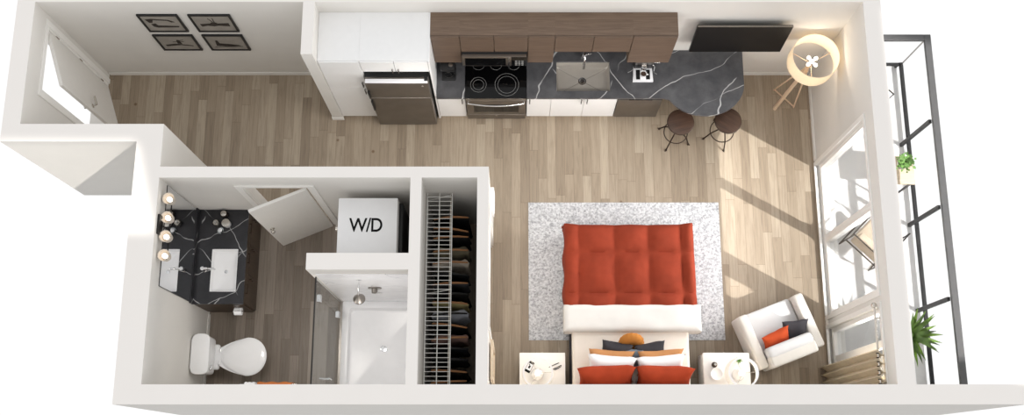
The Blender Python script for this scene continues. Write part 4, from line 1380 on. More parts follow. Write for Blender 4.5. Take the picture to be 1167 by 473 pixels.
def drape(x0, x1, y0, y1, ztop, zdrop, hfun, nx, ny, rad=0.09, south_open=False):
    """closed-on-top blanket shape: flat centre, edges rolling down"""
    def prof(t, a0, a1):
        Ld = ztop - zdrop
        tot = (a1 - a0 - 2 * rad) + 2 * (PI * rad / 2) + 2 * (Ld - rad)
        s = t * tot
        e1 = Ld - rad
        e2 = e1 + PI * rad / 2
        e3 = e2 + (a1 - a0 - 2 * rad)
        e4 = e3 + PI * rad / 2
        if s < e1:
            return a0, -(Ld - s)
        if s < e2:
            a = (s - e1) / rad
            return a0 + rad - rad * math.cos(a), -rad + rad * math.sin(a)
        if s < e3:
            return a0 + rad + (s - e2), 0.0
        if s < e4:
            a = (s - e3) / rad
            return a1 - rad + rad * math.sin(a), -rad + rad * math.cos(a)
        return a1, -rad - (s - e4)

    def f(u, v):
        x, dx = prof(u, x0, x1)
        y, dy = prof(v, y0, y1)
        d = min(dx, dy) if not south_open else min(dx, dy if y > (y0 + y1) / 2 else 0.0)
        return Vector((x, y, ztop + max(d, zdrop - ztop) + hfun(x, y)))
    return f


XL = [0.70, 0.905, 1.395, 1.85, 2.30, 2.49]
YL = [2.0, 2.24, 2.80, 3.23]


def puff(x, y):
    def seg(v, Ls):
        for a, b_ in zip(Ls, Ls[1:]):
            if a <= v <= b_:
                t = (v - a) / (b_ - a)
                return math.sin(PI * t) ** 0.5 if 0 < t < 1 else 0.0
        return 0.0
    return 0.085 * seg(x, XL) * seg(y, YL) - 0.045 + 0.012 * mnoise.noise(Vector((x * 4, y * 4, 0))) + 0.006 * mnoise.noise(Vector((x * 13, y * 13, 3)))


q = B()
fd = drape(0.712, 2.468, 1.93, 3.205, 0.655, 0.20, puff, 1, 1, 0.085, True)


def fd2(u, v):
    p = fd(u, v)
    # slight waviness in the hanging sides
    if p.z < 0.60:
        k = min(1, (0.60 - p.z) / 0.3)
        p.x += 0.014 * k * math.sin(p.y * 13) * (1 if p.x < 1.5 else -1)
    w = (p.y - 2.0) / 1.2
    p.x = BXC + 0.012 + (p.x - BXC - 0.012) * (1.01 - 0.018 * w)
    if p.y > 3.0:
        p.y += 0.03 * (abs((p.x - BXC) / 0.88) ** 6) - 0.012
    return p


q.grid(fd2, 96, 72)
o = q.obj('duvet', 'rust', angle=75)
md = o.modifiers.new('thickness', 'SOLIDIFY'); md.thickness = 0.03; md.offset = -1.0
tag(o, 'rust red quilted duvet spread over the foot half of the bed', 'duvet')
q = B()
ff = drape(0.692, 2.505, 1.725, 2.085, 0.710, 0.40, lambda x, y: 0.010 * mnoise.noise(Vector((x * 3, y * 5, 1))), 1, 1, 0.06)
q.grid(ff, 80, 40)
o = q.obj('folded_blanket', 'fold', angle=75)
md = o.modifiers.new('thickness', 'SOLIDIFY'); md.thickness = 0.02; md.offset = -1.0
tag(o, 'white blanket folded in a band across the middle of the bed', 'blanket')


def pillow(label, mt, w, h, t, x, y, z, tilt, turn=0.0, seed=0, cat='pillow', name='bed_pillow', group='pillows on the bed', roll=0.0):
    M = TR(x, y, z) @ RZ(turn) @ RY(roll) @ RX(tilt)
    q = B(); q.cushion(w, h, t, M, 18, 0.22, seed)
    o = q.obj(name, mt, angle=80)
    tag(o, label, cat, group)
    return o


D = math.radians
pillow('large rust pillow on the left side against the headboard', 'rust_pillow', 0.76, 0.52, 0.25, 1.215, 1.085, 0.80, D(58), 0.03, 1)
pillow('large rust pillow on the right side against the headboard', 'rust_pillow', 0.76, 0.52, 0.25, 1.96, 1.085, 0.80, D(58), -0.03, 2)
pillow('white pillow leaning on the left rust pillow', 'white_fab', 0.64, 0.46, 0.20, 1.285, 1.235, 0.775, D(52), -0.08, 3)
pillow('white pillow leaning on the right rust pillow', 'white_fab', 0.64, 0.46, 0.20, 1.925, 1.235, 0.775, D(52), 0.08, 4)
pillow('tan pillow in front of the left white pillow', 'tan', 0.60, 0.42, 0.17, 1.285, 1.315, 0.75, D(46), -0.06, 5)
pillow('tan pillow in front of the right white pillow', 'tan', 0.60, 0.42, 0.17, 1.93, 1.315, 0.75, D(46), 0.06, 6)
pillow('charcoal cushion at the left of the round ochre cushion', 'charcoal', 0.41, 0.36, 0.19, 1.355, 1.43, 0.725, D(40), -0.18, 7, 'cushion', 'bed_cushion')
pillow('charcoal cushion at the right of the round ochre cushion', 'charcoal', 0.41, 0.36, 0.19, 1.81, 1.42, 0.725, D(40), 0.18, 8, 'cushion', 'bed_cushion')
pillow('slate blue cushion wedged in the middle between the white pillows', 'slate', 0.26, 0.32, 0.13, 1.59, 1.37, 0.74, D(48), 0.0, 9, 'cushion', 'bed_cushion')
r = thing('round_cushion', 'round ochre cushion in front of all the bed pillows', 'cushion', (1.563, 1.575, 0.6), 0, 'pillows on the bed')
M = TR(1.563, 1.575, 0.745) @ RX(D(58))
q = B(M)


def pouf(u, v):
    a = 2 * PI * u
    ph = -PI / 2 + PI * v
    c = math.cos(ph)
    rad = 0.165 * (max(c, 0) ** 0.45)
    rib = 1 + 0.025 * math.cos(16 * a) * (1 - abs(math.sin(ph)) ** 3)
    return Vector((rad * rib * math.cos(a), rad * rib * math.sin(a), 0.062 * math.sin(ph) * (1 - 0.35 * math.exp(-(rad / 0.05) ** 2))))


q.grid(pouf, 64, 20, True); bmesh.ops.remove_doubles(q.bm, verts=q.bm.verts[:], dist=0.0005); q.obj('cover', 'ochre', r, angle=80)
q = B(M); q.ball((0, 0, 0.045), 0.016, 0.016, 0.008); q.obj('button', 'ochre', r)


# nightstands
def nightstand(x0, x1, label):
    r = thing('nightstand', label, 'nightstand', ((x0 + x1) / 2, 1.2, 0), 0, 'white nightstands')
    y0, y1 = 0.955, 1.461
    q = B(); q.box(x0, x1, y0, y1, 0.515, 0.55, 0.006, 2); q.obj('top', 'trim', r)
    q = B(); q.box(x0 + 0.01, x1 - 0.01, y0, y1 - 0.022, 0.10, 0.5145, 0.003, 1); q.obj('body', 'trim', r)
    for (z0, z1) in ((0.105, 0.30), (0.31, 0.51)):
        q = B(); q.box(x0 + 0.012, x1 - 0.012, y1 - 0.0215, y1 - 0.004, z0, z1, 0.002, 1); dd = q.obj('drawer', 'trim', r)
        q = B(); q.tube([((x0 + x1) / 2, y1 - 0.004, (z0 + z1) / 2), ((x0 + x1) / 2, y1 + 0.018, (z0 + z1) / 2)], [0.008, 0.014], 14); q.obj('knob', 'nickel', dd)
    for xx in (x0 + 0.04, x1 - 0.04):
        for yy in (y0 + 0.04, y1 - 0.06):
            q = B(); q.cone((xx, yy, 0), (xx, yy, 0.102), 0.014, 0.02, 12); q.obj('leg', 'pale_wood', r)


nightstand(0.104, 0.707, 'white nightstand at the left side of the bed')
nightstand(2.526, 3.140, 'white nightstand at the right side of the bed, beside the armchair')


def table_lamp(x, y, label):
    r = thing('table_lamp', label, 'lamp', (x, y, 0.551), 0, 'bedside lamps')
    z = 0.551
    q = B(); q.lathe(x, y, [(0.075, z), (0.078, z + 0.012), (0.05, z + 0.03), (0.075, z + 0.08), (0.082, z + 0.13), (0.06, z + 0.19), (0.022, z + 0.225), (0.018, z + 0.25)], 32); q.obj('base', 'ceramic', r)
    q = B(); q.shell(x, y, 0.80, 1.0, 0.205, 0.185, 0.006, 48); sh = q.obj('lamp_shade', 'white_shade', r)
    q = B(); q.loop([(0.193, 0.992), (0.193, 1.004), (0.172, 1.004), (0.172, 0.992)], x, y, 48); q.obj('shade_rim', 'screen', sh)
    q = B()
    for k in range(3):
        a = k * 2 * PI / 3
        q.tube([(x, y, 0.93), (x + 0.183 * math.cos(a), y + 0.183 * math.sin(a), 0.985)], 0.003, 6)
    q.tube([(x, y, 0.80), (x, y, 0.84)], 0.014, 12); q.obj('fitting', 'nickel', r)
    q = B(); q.ball((x, y, 0.872), 0.036, 0.036, 0.042); q.obj('bulb', 'bulb', r)


table_lamp(0.335, 1.165, 'white table lamp lit on the left nightstand')
table_lamp(2.952, 1.165, 'white table lamp lit on the right nightstand')

# things on the nightstands
r = thing('mobile_phone', 'black mobile phone with a white screen on the left nightstand', 'phone', (0.235, 1.275, 0.551), D(-28))
M = WM[r.name]
q = B(M); q.prism(rr(-0.038, 0.038, -0.076, 0.076, 0.011), 0.0, 0.009, 0.002); bd = q.obj('body', 'ink', r)
q = B(M); q.box(-0.034, 0.034, -0.045, 0.045, 0.0088, 0.0100); sc_ = q.obj('screen', 'screen', bd, smooth=False)
q = B(M); q.box(-0.012, 0.012, -0.02, 0.02, 0.0101, 0.0106); q.box(-0.024, -0.004, 0.024, 0.034, 0.0101, 0.0106); q.obj('clock_face', 'ink', sc_, smooth=False)
r = thing('reading_glasses', 'dark reading glasses on the left nightstand beside the bed', 'glasses', (0.60, 1.27, 0.551), D(25))
M = WM[r.name]
q = B(M)
for sx in (-1, 1):
    q.tube([(sx * 0.035 + 0.026 * math.cos(2 * PI * k / 20), 0.0, 0.024 + 0.02 * math.sin(2 * PI * k / 20)) for k in range(20)], 0.0035, 6, closed=True)
q.tube([(-0.01, 0, 0.028), (0.01, 0, 0.028)], 0.003, 6); q.obj('frame', 'ink', r)
for sx in (-1, 1):
    q = B(M); q.tube([(sx * 0.061, 0.0, 0.028), (sx * 0.045, -0.016, 0.026), (-sx * 0.045, -0.018 - 0.004 * sx, 0.022)], 0.003, 6); q.obj('temple', 'ink', r)
r = thing('pen', 'dark pen lying on the left nightstand', 'pen', (0.56, 1.30, 0.551), D(24))
M = WM[r.name]
q = B(M); q.tube([(-0.075, 0, 0.005), (0.06, 0, 0.005), (0.075, 0, 0.005)], [0.005, 0.005, 0.0015], 10); bd = q.obj('barrel', 'ink', r)
q = B(M); q.tube([(-0.07, 0, 0.0105), (-0.03, 0, 0.0105)], 0.0018, 6); q.obj('clip', 'nickel', bd)
r = thing('small_vase', 'small brown glass vase on the right nightstand, left of its lamp', 'vase', (2.665, 1.30, 0.551))
q = B(); q.lathe(2.665, 1.30, [(0.028, 0.551), (0.038, 0.575), (0.034, 0.61), (0.016, 0.635), (0.020, 0.65)], 20); q.obj('body', 'bronze', r)
q = B(); q.lathe(2.665, 1.30, [(0.014, 0.6505), (0.018, 0.653), (0.012, 0.654)], 16); q.obj('rim', 'nickel', r)
r = thing('trinket_bowl', 'low ceramic bowl on the right nightstand in front of the lamp', 'bowl', (2.69, 1.18, 0.551))
q = B(); q.lathe(2.69, 1.18, [(0.03, 0.551), (0.065, 0.565), (0.082, 0.59), (0.077, 0.59), (0.058, 0.568), (0.01, 0.560)], 28); bb = q.obj('bowl', 'ceramic', r)
r = thing('potted_succulent', 'tiny green succulent in a pot behind the right bedside lamp', 'plant', (2.985, 1.355, 0.551))
q = B(); q.lathe(2.985, 1.355, [(0.026, 0.551), (0.036, 0.60), (0.03, 0.60), (0.024, 0.59)], 20); q.obj('pot', 'ceramic', r)
q = B(); rnd = random.Random(3)
for k in range(16):
    a = k * 2.4; rad = 0.012 + 0.0016 * k
    p = Vector((2.985, 1.355, 0.593)); d_ = Vector((math.cos(a) * rad * 1.6, math.sin(a) * rad * 1.6, 0.05 - 0.0018 * k))
    q.tube([p, p + d_ * 0.6, p + d_], [0.004, 0.007, 0.001], 6)
q.obj('leaves', 'leaf', r)

# ------------------------------------------------------------------ floor lamp in the corner
LX, LY = 3.995, 5.225
r = thing('floor_lamp', 'floor lamp with wooden legs and big drum shade in the room corner', 'lamp', (LX, LY, 0))
q = B(); q.shell(LX, LY, 1.32, 1.60, 0.315, 0.312, 0.007, 64); sh = q.obj('lamp_shade', 'shade', r)
q = B()
for k in range(3):
    a = k * 2 * PI / 3 + 0.5
    q.tube([(LX, LY, 1.345), (LX + 0.309 * math.cos(a), LY + 0.309 * math.sin(a), 1.345)], 0.004, 6)
q.obj('shade_spider', 'pale_wood', sh)
q = B()
foot = Vector((3.835, 5.065, 0.0)); top = Vector((LX + 0.005, LY + 0.005, 1.30))
q.tube([foot, top], [0.030, 0.024], 14); q.obj('leg', 'pale_wood', r)
for ft in ((3.838, 5.352, 0.0), (4.112, 5.080, 0.0)):
    q = B(); q.tube([ft, (LX, LY, 1.27)], [0.011, 0.013], 10); q.obj('leg', 'pale_wood', r)
q = B(); q.tube([(3.84, 5.35, 0.03), (4.11, 5.083, 0.03)], 0.011, 10); q.obj('cross_bar', 'pale_wood', r)
q = B(); q.tube([(LX, LY, 1.25), (LX, LY, 1.40)], 0.022, 14); q.obj('stem', 'nickel', r)
for k in range(4):
    a = PI / 4 + k * PI / 2 - 0.12
    q = B(); q.tube([(LX, LY, 1.395), (LX + 0.04 * math.cos(a), LY + 0.04 * math.sin(a), 1.405)], 0.016, 12); ho = q.obj('lamp_holder', 'ceramic', r)
    q = B(); q.tube([(LX + 0.04 * math.cos(a), LY + 0.04 * math.sin(a), 1.405), (LX + 0.065 * math.cos(a), LY + 0.065 * math.sin(a), 1.408), (LX + 0.09 * math.cos(a), LY + 0.09 * math.sin(a), 1.41)], [0.014, 0.027, 0.018], 12); q.obj('bulb', 'bulb', ho)

# ------------------------------------------------------------------ armchair
r = thing('armchair', 'ivory armchair turned to face the room by the windows', 'armchair', (3.575, 1.735, 0), D(21))
M = WM[r.name]
HW, HD = 0.47, 0.385
q = B(M); q.box(-HW + 0.145, HW - 0.145, -HD + 0.13, HD - 0.005, 0.12, 0.29, 0.02, 2); q.obj('seat_base', 'chair_fab', r)
q = B(M); q.box(-HW + 0.142, HW - 0.142, -HD + 0.21, HD + 0.0, 0.292, 0.43, 0.04, 4); q.obj('seat', 'seat_fab', r)
for sx in (-1, 1):
    x0, x1 = sorted((sx * (HW - 0.135), sx * HW))
    q = B(M); q.box(x0, x1, -HD + 0.02, HD, 0.12, 0.60, 0.035, 4); q.obj('armrest', 'chair_fab', r)
q = B(M); q.box(-HW + 0.142, HW - 0.142, -HD - 0.02, -HD + 0.14, 0.12, 0.72, 0.035, 4); q.obj('backrest', 'chair_fab', r)
q = B(M); q.box(-HW + 0.15, HW - 0.15, -HD + 0.10, -HD + 0.255, 0.432, 0.74, 0.055, 5, M=TR(0, 0.0, 0.0)); q.obj('back_cushion', 'seat_fab', r)
for sx in (-1, 1):
    for yy in (-HD + 0.07, HD - 0.07):
        q = B(M); q.cone((sx * (HW - 0.07), yy, 0), (sx * (HW - 0.07), yy, 0.125), 0.016, 0.024, 12); q.obj('leg', 'pale_wood', r)
pm = lambda x, y, z: (M @ Vector((x, y, z)))
p = pm(-0.10, -0.085, 0.54)
pillow('orange velvet cushion on the ivory armchair', 'orange', 0.40, 0.36, 0.14, p.x, p.y, p.z, D(50), D(21 + 4), 21, 'cushion', 'chair_cushion', 'cushions on the armchair')
p = pm(0.185, -0.045, 0.53)
pillow('charcoal cushion on the ivory armchair', 'charcoal', 0.36, 0.34, 0.13, p.x, p.y, p.z, D(44), D(21 - 14), 22, 'cushion', 'chair_cushion', 'cushions on the armchair')

# ------------------------------------------------------------------ curtain
RX_, RZc = 4.285, 2.12
r = thing('curtain_rod', 'brushed nickel curtain rod with ball end above the southern window', 'curtain rod', (RX_, 1.4, RZc))
q = B(); q.tube([(RX_, 0.905, RZc), (RX_, 1.83, RZc)], 0.013, 12); q.obj('rod', 'nickel', r)
q = B(); q.ball((RX_, 1.85, RZc), 0.035); q.obj('finial', 'nickel', r)
for yy in (0.93, 1.70):
    q = B(); q.tube([(4.3585, yy, RZc), (RX_, yy, RZc)], 0.008, 8); q.tube([(4.359, yy, RZc), (4.352, yy, RZc)], 0.024, 14); q.obj('bracket', 'nickel', r)
r = thing('curtain', 'taupe curtain gathered in folds beside the front wall', 'curtain', (RX_, 1.13, 0))
q = B()
CA, CB = 0.935, 1.335
NF = 4


def cur(u, v):
    y = CA + (CB - CA) * u
    amp = 0.048 + 0.010 * (1 - v)
    ph = 2 * PI * NF * u
    x = RX_ + amp * math.sin(ph) * 0.95 + 0.005
    y += 0.012 * math.sin(2 * ph)
    return Vector((x - 0.01 * (1 - v), y, 0.015 + (2.165 - 0.015) * v))


q.grid(cur, 128, 24)
o = q.obj('cloth', 'curtain', r, angle=80)
md = o.modifiers.new('thickness', 'SOLIDIFY'); md.thickness = 0.007; md.offset = 0
q = B()
for k in range(NF * 2):
    yk = CA + (CB - CA) * (k / (NF * 2.0)) + 0.001
    pts = [(RX_ + 0.022 * math.cos(2 * PI * j / 18), yk, RZc + 0.022 * math.sin(2 * PI * j / 18)) for j in range(18)]
    q.tube(pts, 0.0065, 6, closed=True)
q.obj('grommets', 'bronze', r)

# ================================================================== BALCONY
q = B(); q.box(4.575, 5.695, 0.903, 5.77, -0.14, -0.06); struct(q.obj('floor_balcony', 'deck', smooth=False))
r = thing('balcony_railing', 'graphite metal railing with clear glass panels round the balcony', 'railing', (5.7, 3.3, -0.14))
TZ0, TZ1 = 1.01, 1.06
q = B(); q.box(5.672, 5.760, 0.905, 5.765, TZ0, TZ1, 0.004, 1); q.box(4.577, 5.672, 5.677, 5.765, TZ0, TZ1, 0.004, 1); q.obj('top_rail', 'rail', r)
q = B(); q.box(5.700, 5.752, 0.905, 5.765, 0.015, 0.055, 0.004, 1); q.box(4.577, 5.700, 5.715, 5.76, 0.015, 0.055, 0.004, 1); q.obj('bottom_rail', 'rail_dark', r)
PY = (4.525, 3.33, 2.105)
for py in PY:
    q = B(); q.box(5.630, 5.672, py - 0.026, py + 0.026, -0.0595, 1.0095, 0.003, 1); pp = q.obj('post', 'rail_dark', r)
for (x0, x1, y0, y1) in ((5.66, 5.694, 5.718, 5.755), (4.60, 4.66, 5.718, 5.755)):
    q = B(); q.box(x0, x1, y0, y1, -0.0595, 0.016, 0.003, 1); q.obj('stub_foot', 'rail_dark', r)
q = B(); q.box(5.630, 5.672, 0.93, 0.985, -0.0595, 1.0095, 0.003, 1); q.obj('post', 'rail_dark', r)
ys = [0.99] + sorted(PY) + [5.715]
for a0, a1 in zip(ys, ys[1:]):
    q = B(); q.box(5.712, 5.722, a0 + 0.02, a1 - 0.005, 0.056, 1.008); q.obj('glass_panel', 'rail_glass', r, smooth=False)
q = B(); q.box(4.60, 5.70, 5.722, 5.732, 0.056, 1.008); q.obj('glass_panel', 'rail_glass', r, smooth=False)
q = B(); q.box(5.712, 5.726, 5.72, 5.734, 0.056, 1.008); q.obj('corner_joint', 'steel', r, smooth=False)

DZ = -0.06


def wire_chair(loc, rz, label):
    r = thing('balcony_chair', label, 'chair', loc, rz, 'balcony chairs')
    M = WM[r.name]
    q = B(M)
    for sx in (-1, 1):
        x = sx * 0.27
        q.tube([(x, 0.27, 0.011), (x, -0.27, 0.011), (x, -0.30, 0.40), (x, -0.33, 0.80)], 0.011, 8)
        q.tube([(x, 0.27, 0.011), (x, 0.29, 0.60), (x, -0.31, 0.60)], 0.011, 8)
    q.tube([(-0.27, -0.33, 0.80), (0.27, -0.33, 0.80)], 0.011, 8); q.tube([(-0.27, 0.278, 0.36), (0.27, 0.278, 0.36)], 0.011, 8); q.tube([(-0.27, -0.296, 0.36), (0.27, -0.296, 0.36)], 0.011, 8)
    q.obj('frame', 'black_metal', r)
    q = B(M); q.box(-0.225, 0.225, -0.28, 0.20, 0.372, 0.46, 0.03, 3); q.obj('seat_cushion', 'taupe', r)
    q = B(M); q.box(-0.22, 0.22, -0.05, 0.05, 0.0, 0.36, 0.03, 3, M=TR(0, -0.245, 0.465) @ RX(D(6))); q.obj('back_cushion', 'taupe', r)
    return r


ch = wire_chair((4.985, 5.10, DZ), D(-135), 'taupe cushioned wire chair at the far end of the balcony')
dup(ch, (5.02, 3.06, DZ), D(-45), 'taupe cushioned wire chair on the near side of the balcony table')

r = thing('balcony_table', 'small wooden side table with black legs between the balcony chairs', 'table', (5.36, 3.985, DZ))
q = B(); q.box(5.14, 5.575, 3.785, 4.19, 0.46, 0.50, 0.005, 2); q.obj('tabletop', 'planter_wood', r)
for xx in (5.17, 5.545):
    for yy in (3.815, 4.16):
        q = B(); q.box(xx - 0.011, xx + 0.011, yy - 0.011, yy + 0.011, DZ, 0.459); q.obj('leg', 'black_metal', r, smooth=False)
r = thing('potted_plant', 'bushy green plant in a grey pot on the balcony table', 'plant', (5.40, 4.055, 0.501))
q = B(); q.lathe(5.40, 4.055, [(0.06, 0.501), (0.08, 0.60), (0.072, 0.60), (0.068, 0.585)], 24); q.obj('pot', 'pot', r)
q = B(); q.lathe(5.40, 4.055, [(0.067, 0.580), (0.067, 0.587)], 20); q.obj('soil', 'soil', r)
q = B(); rnd = random.Random(11)
for k in range(150):
    a = rnd.random() * 2 * PI; el = rnd.random() ** 0.7 * 1.25 + 0.15; rad = 0.05 + rnd.random() * 0.075
    c = Vector((5.40 + rad * math.cos(a) * math.cos(el) * 1.15, 4.055 + rad * math.sin(a) * math.cos(el) * 1.15, 0.615 + rad * math.sin(el)))
    d_ = Vector((math.cos(a + rnd.uniform(-1, 1)), math.sin(a + rnd.uniform(-1, 1)), rnd.uniform(-0.2, 0.7))).normalized()
    s_ = d_.cross(Vector((0, 0, 1)))
    s_ = s_.normalized() if s_.length > 0.01 else Vector((1, 0, 0))
    l, w = rnd.uniform(0.03, 0.05), rnd.uniform(0.012, 0.02)
    n_ = s_.cross(d_) * 0.006
    P4 = [c, c + d_ * l * 0.5 + s_ * w + n_, c + d_ * l, c + d_ * l * 0.5 - s_ * w + n_]
    q.bm.faces.new([q.bm.verts.new(p_) for p_ in P4])
    if k % 4 == 0:
        q.tube([(5.40, 4.055, 0.585), c], 0.002, 4)
q.obj('foliage', 'leaf', r)

AX, AY = 5.245, 1.68
r = thing('agave_plant', 'large spiky green plant in a pot at the near end of the balcony', 'plant', (AX, AY, DZ))
q = B(); q.lathe(AX, AY, [(0.15, DZ), (0.17, DZ + 0.02), (0.20, 0.55), (0.185, 0.55), (0.178, 0.52)], 32); q.obj('pot', 'pot', r)
q = B(); q.lathe(AX, AY, [(0.177, 0.512), (0.177, 0.522)], 24); q.obj('soil', 'soil', r)
rnd = random.Random(5)
for part, mt, n0 in (('leaf_rosette', 'spike_leaf', 0), ('inner_leaves', 'spike_dark', 1)):
    q = B()
    cnt = 17 if n0 == 0 else 13
    for k in range(cnt):
        a = k * 2.399 + n0 * 0.7
        el = D(rnd.uniform(14, 34) if n0 == 0 else rnd.uniform(38, 72))
        ln = rnd.uniform(0.36, 0.425) if n0 == 0 else rnd.uniform(0.32, 0.44)
        dr = Vector((math.cos(a), math.sin(a), 0))
        sd = Vector((-math.sin(a), math.cos(a), 0))
        rows = []
        for i in range(9):
            t = i / 8
            rad = 0.03 + ln * t * math.cos(el * (1 - 0.35 * t))
            z = 0.62 + ln * t * math.sin(el) - 0.10 * t * t
            w = 0.034 * (1 - t) ** 0.7 * (0.75 + 0.9 * t * (1 - t) * 2) + 0.0008
            c = Vector((AX, AY, z)) + dr * rad
            rows.append((c - sd * w + Vector((0, 0, w * 0.45)), c, c + sd * w + Vector((0, 0, w * 0.45)), c - Vector((0, 0, 0.004))))
        vr = [[q.bm.verts.new(p_) for p_ in rw] for rw in rows]
        for A, C in zip(vr, vr[1:]):
            for (i0, i1) in ((0, 1), (1, 2), (2, 3), (3, 0)):
                q.bm.faces.new((A[i0], C[i0], C[i1], A[i1]))
        q.bm.faces.new(vr[0]); q.bm.faces.new(vr[-1])
    q.obj(part, mt, r, angle=60)
q = B(); q.lathe(AX, AY, [(0.05, 0.51), (0.06, 0.59), (0.045, 0.66), (0.015, 0.70)], 16); q.obj('stem', 'spike_dark', r)

# ================================================================== LIGHT
wd = bpy.data.worlds.new('World'); SC.world = wd; wd.use_nodes = True
wd.node_tree.nodes['Background'].inputs['Color'].default_value = (1, 1, 1, 1)
wt = wd.node_tree
wg = wt.nodes.new('ShaderNodeTexCoord'); wsp = wt.nodes.new('ShaderNodeSeparateXYZ'); wt.links.new(wg.outputs['Generated'], wsp.inputs[0])
wm = math_node(wt, 'MULTIPLY_ADD', wsp.outputs[2], 0.5, 0.5)
wr = ramp(wt, wm, [(0.0, (1.05, 1.05, 1.05, 1)), (0.13, (1.05, 1.05, 1.05, 1)), (0.22, (LOW, LOW, LOW, 1)), (0.49, (LOW, LOW, LOW, 1)), (0.52, (HOR, HOR, HOR, 1)), (0.78, (ZEN, ZEN, ZEN, 1)), (1.0, (ZEN, ZEN, ZEN, 1))])
wt.links.new(wr, wt.nodes['Background'].inputs['Color'])
wt.nodes['Background'].inputs['Strength'].default_value = WORLD


def point(name, loc, watts, col, rad=0.05):
    l = bpy.data.lights.new(name, 'POINT'); l.energy = watts; l.color = col; l.shadow_soft_size = rad
    o = bpy.data.objects.new(name, l); COL.objects.link(o); o.location = loc
    return o


WARM = (1.0, 0.76, 0.50)
point('floor_lamp_light', (LX, LY, 1.47), 5.5, (1.0, 0.87, 0.70), 0.05)
for gy in GY:
    point('vanity_bulb_light', (GX, gy, 2.265), VAN, (1.0, 0.93, 0.84), 0.02)


def fill_light(name, x, y, watts, size=0.3, col=(1.0, 0.95, 0.88)):
    """added fill lamp without a fixture, at ceiling height, shining down only"""
    l = bpy.data.lights.new(name, 'AREA'); l.shape = 'DISK'; l.size = size; l.energy = watts; l.color = col
    l.spread = math.radians(150)
    o = bpy.data.objects.new(name, l); COL.objects.link(o); o.location = (x, y, 2.42)


for x_, y_ in ((-1.2, 4.2), (0.35, 4.15), (1.9, 4.1)):
    fill_light('kitchen_fill_light', x_, y_, DOWN)  # added fill, no fixture there: lifts the floor in the main room
fill_light('bedroom_fill_light', 0.35, 2.6, DOWN)
fill_light('bathroom_fill_light', -2.95, 1.75, BATH)  # added fill lamps for bathroom and shower, no fixtures modelled
fill_light('shower_fill_light', -1.75, 1.55, BATH * 0.55)
point('bedside_light', (0.335, 1.165, 0.95), 4, (1.0, 0.82, 0.6), 0.04)
point('bedside_light', (2.952, 1.165, 0.95), 4, (1.0, 0.82, 0.6), 0.04)

def daylight(name, y0, y1, z0, z1, watts):
    """sky light entering through a window opening"""
    l = bpy.data.lights.new(name, 'AREA'); l.shape = 'RECTANGLE'; l.size = z1 - z0; l.size_y = y1 - y0
    l.spread = math.radians(122); l.color = (1.0, 0.975, 0.945); l.energy = watts
    o = bpy.data.objects.new(name, l); COL.objects.link(o)
    o.location = (4.54, (y0 + y1) / 2, (z0 + z1) / 2)
    o.rotation_euler = (0, math.radians(86), 0)
    return o


daylight('daylight_window', O3 + 0.06, O4 - 0.06, 1.05, WZ1 - 0.06, DAY)
daylight('daylight_window', O1 + 0.06, O2 - 0.06, 1.05, WZ1 - 0.06, DAY * 0.3)
SD = Vector((-0.570, 0.331, -0.753)).normalized()


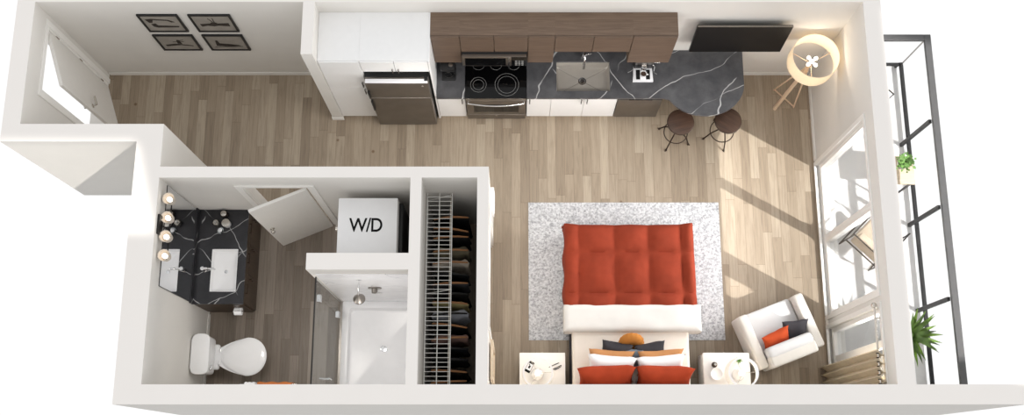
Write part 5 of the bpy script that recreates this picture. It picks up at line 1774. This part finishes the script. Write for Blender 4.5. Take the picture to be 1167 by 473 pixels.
def sunbeam(name, nrm_axis, s0, s1, t0, t1, anchor_t, irr, col):
    """late-morning sun entering as a parallel beam; n,w span the beam's cross-section"""
    n = Vector(nrm_axis); n = (n - n.dot(SD) * SD).normalized()
    w = n.cross(SD).normalized()
    c = n * ((s0 + s1) / 2) + w * ((t0 + t1) / 2) + SD * anchor_t
    l = bpy.data.lights.new(name, 'AREA'); l.shape = 'RECTANGLE'; l.size = s1 - s0; l.size_y = t1 - t0
    l.spread = math.radians(1.0); l.color = col
    l.energy = irr * (s1 - s0) * (t1 - t0)
    o = bpy.data.objects.new(name, l); COL.objects.link(o)
    z = -SD
    o.matrix_world = Matrix(((n.x, w.x, z.x, c.x), (n.y, w.y, z.y, c.y), (n.z, w.z, z.z, c.z), (0, 0, 0, 1)))
    if n.cross(w).dot(z) < 0:
        o.matrix_world = Matrix(((-n.x, w.x, z.x, c.x), (-n.y, w.y, z.y, c.y), (-n.z, w.z, z.z, c.z), (0, 0, 0, 1)))
    return o


def dots(axis, p):
    n = Vector(axis); n = (n - n.dot(SD) * SD).normalized(); w = n.cross(SD).normalized()
    p = Vector(p)
    return p.dot(n), p.dot(w), p.dot(SD)


# windows and balcony
ax = (0.797, 0, -0.604)
s0 = dots(ax, (4.575, 2, 2.37))[0]; s1 = dots(ax, (5.9, 2, -0.14))[0]
t0 = dots(ax, (5.8, 0.93, 2.44))[1]; t1 = dots(ax, (5.9, 5.9, 0))[1]
sunbeam('sun_through_windows', ax, s0, s1, t0, t1, dots(ax, (4.8, 3, 0.8))[2] - 12, SUN, (1.0, 0.97, 0.93))
# outer face beside the entry
ax = (0, -0.9155, -0.4024)
s0 = dots(ax, (-5, 3.778, 2.42))[0]; s1 = dots(ax, (-5, 3.778, -0.08))[0]
ta, tb = sorted((dots(ax, (-4.52, 3.778, 2.42))[1], dots(ax, (-6.2, 3.778, 2.44))[1]))
sunbeam('sun_on_entry_wall', ax, s0, s1, ta, tb, dots(ax, (-5.3, 3.778, 1.5))[2] - 16, SUN * 0.6, (1.0, 0.95, 0.88))

# ================================================================== CAMERA
cam = bpy.data.cameras.new('Camera'); co = bpy.data.objects.new('Camera', cam); COL.objects.link(co)
FPX = 1173.0
cam.sensor_fit = 'HORIZONTAL'; cam.sensor_width = 36.0; cam.lens = 36.0 * FPX / 1167.0
cam.clip_end = 200
cam.shift_x = 0.5 / 1167.0
co.location = (0, 0, 14.2)
co.rotation_euler = (math.atan2(295.5, FPX), 0, 0)
SC.camera = co
SC.view_settings.view_transform = 'Standard'
SC.view_settings.look = 'None'
SC.view_settings.gamma = 1.0
SC.view_settings.exposure = EXPO
SC.view_settings.use_curve_mapping = False
SC.cycles.use_denoising = True
SC.cycles.max_bounces = 10
SC.cycles.diffuse_bounces = 6
SC.cycles.transparent_max_bounces = 16
SC.cycles.sample_clamp_indirect = 6.0
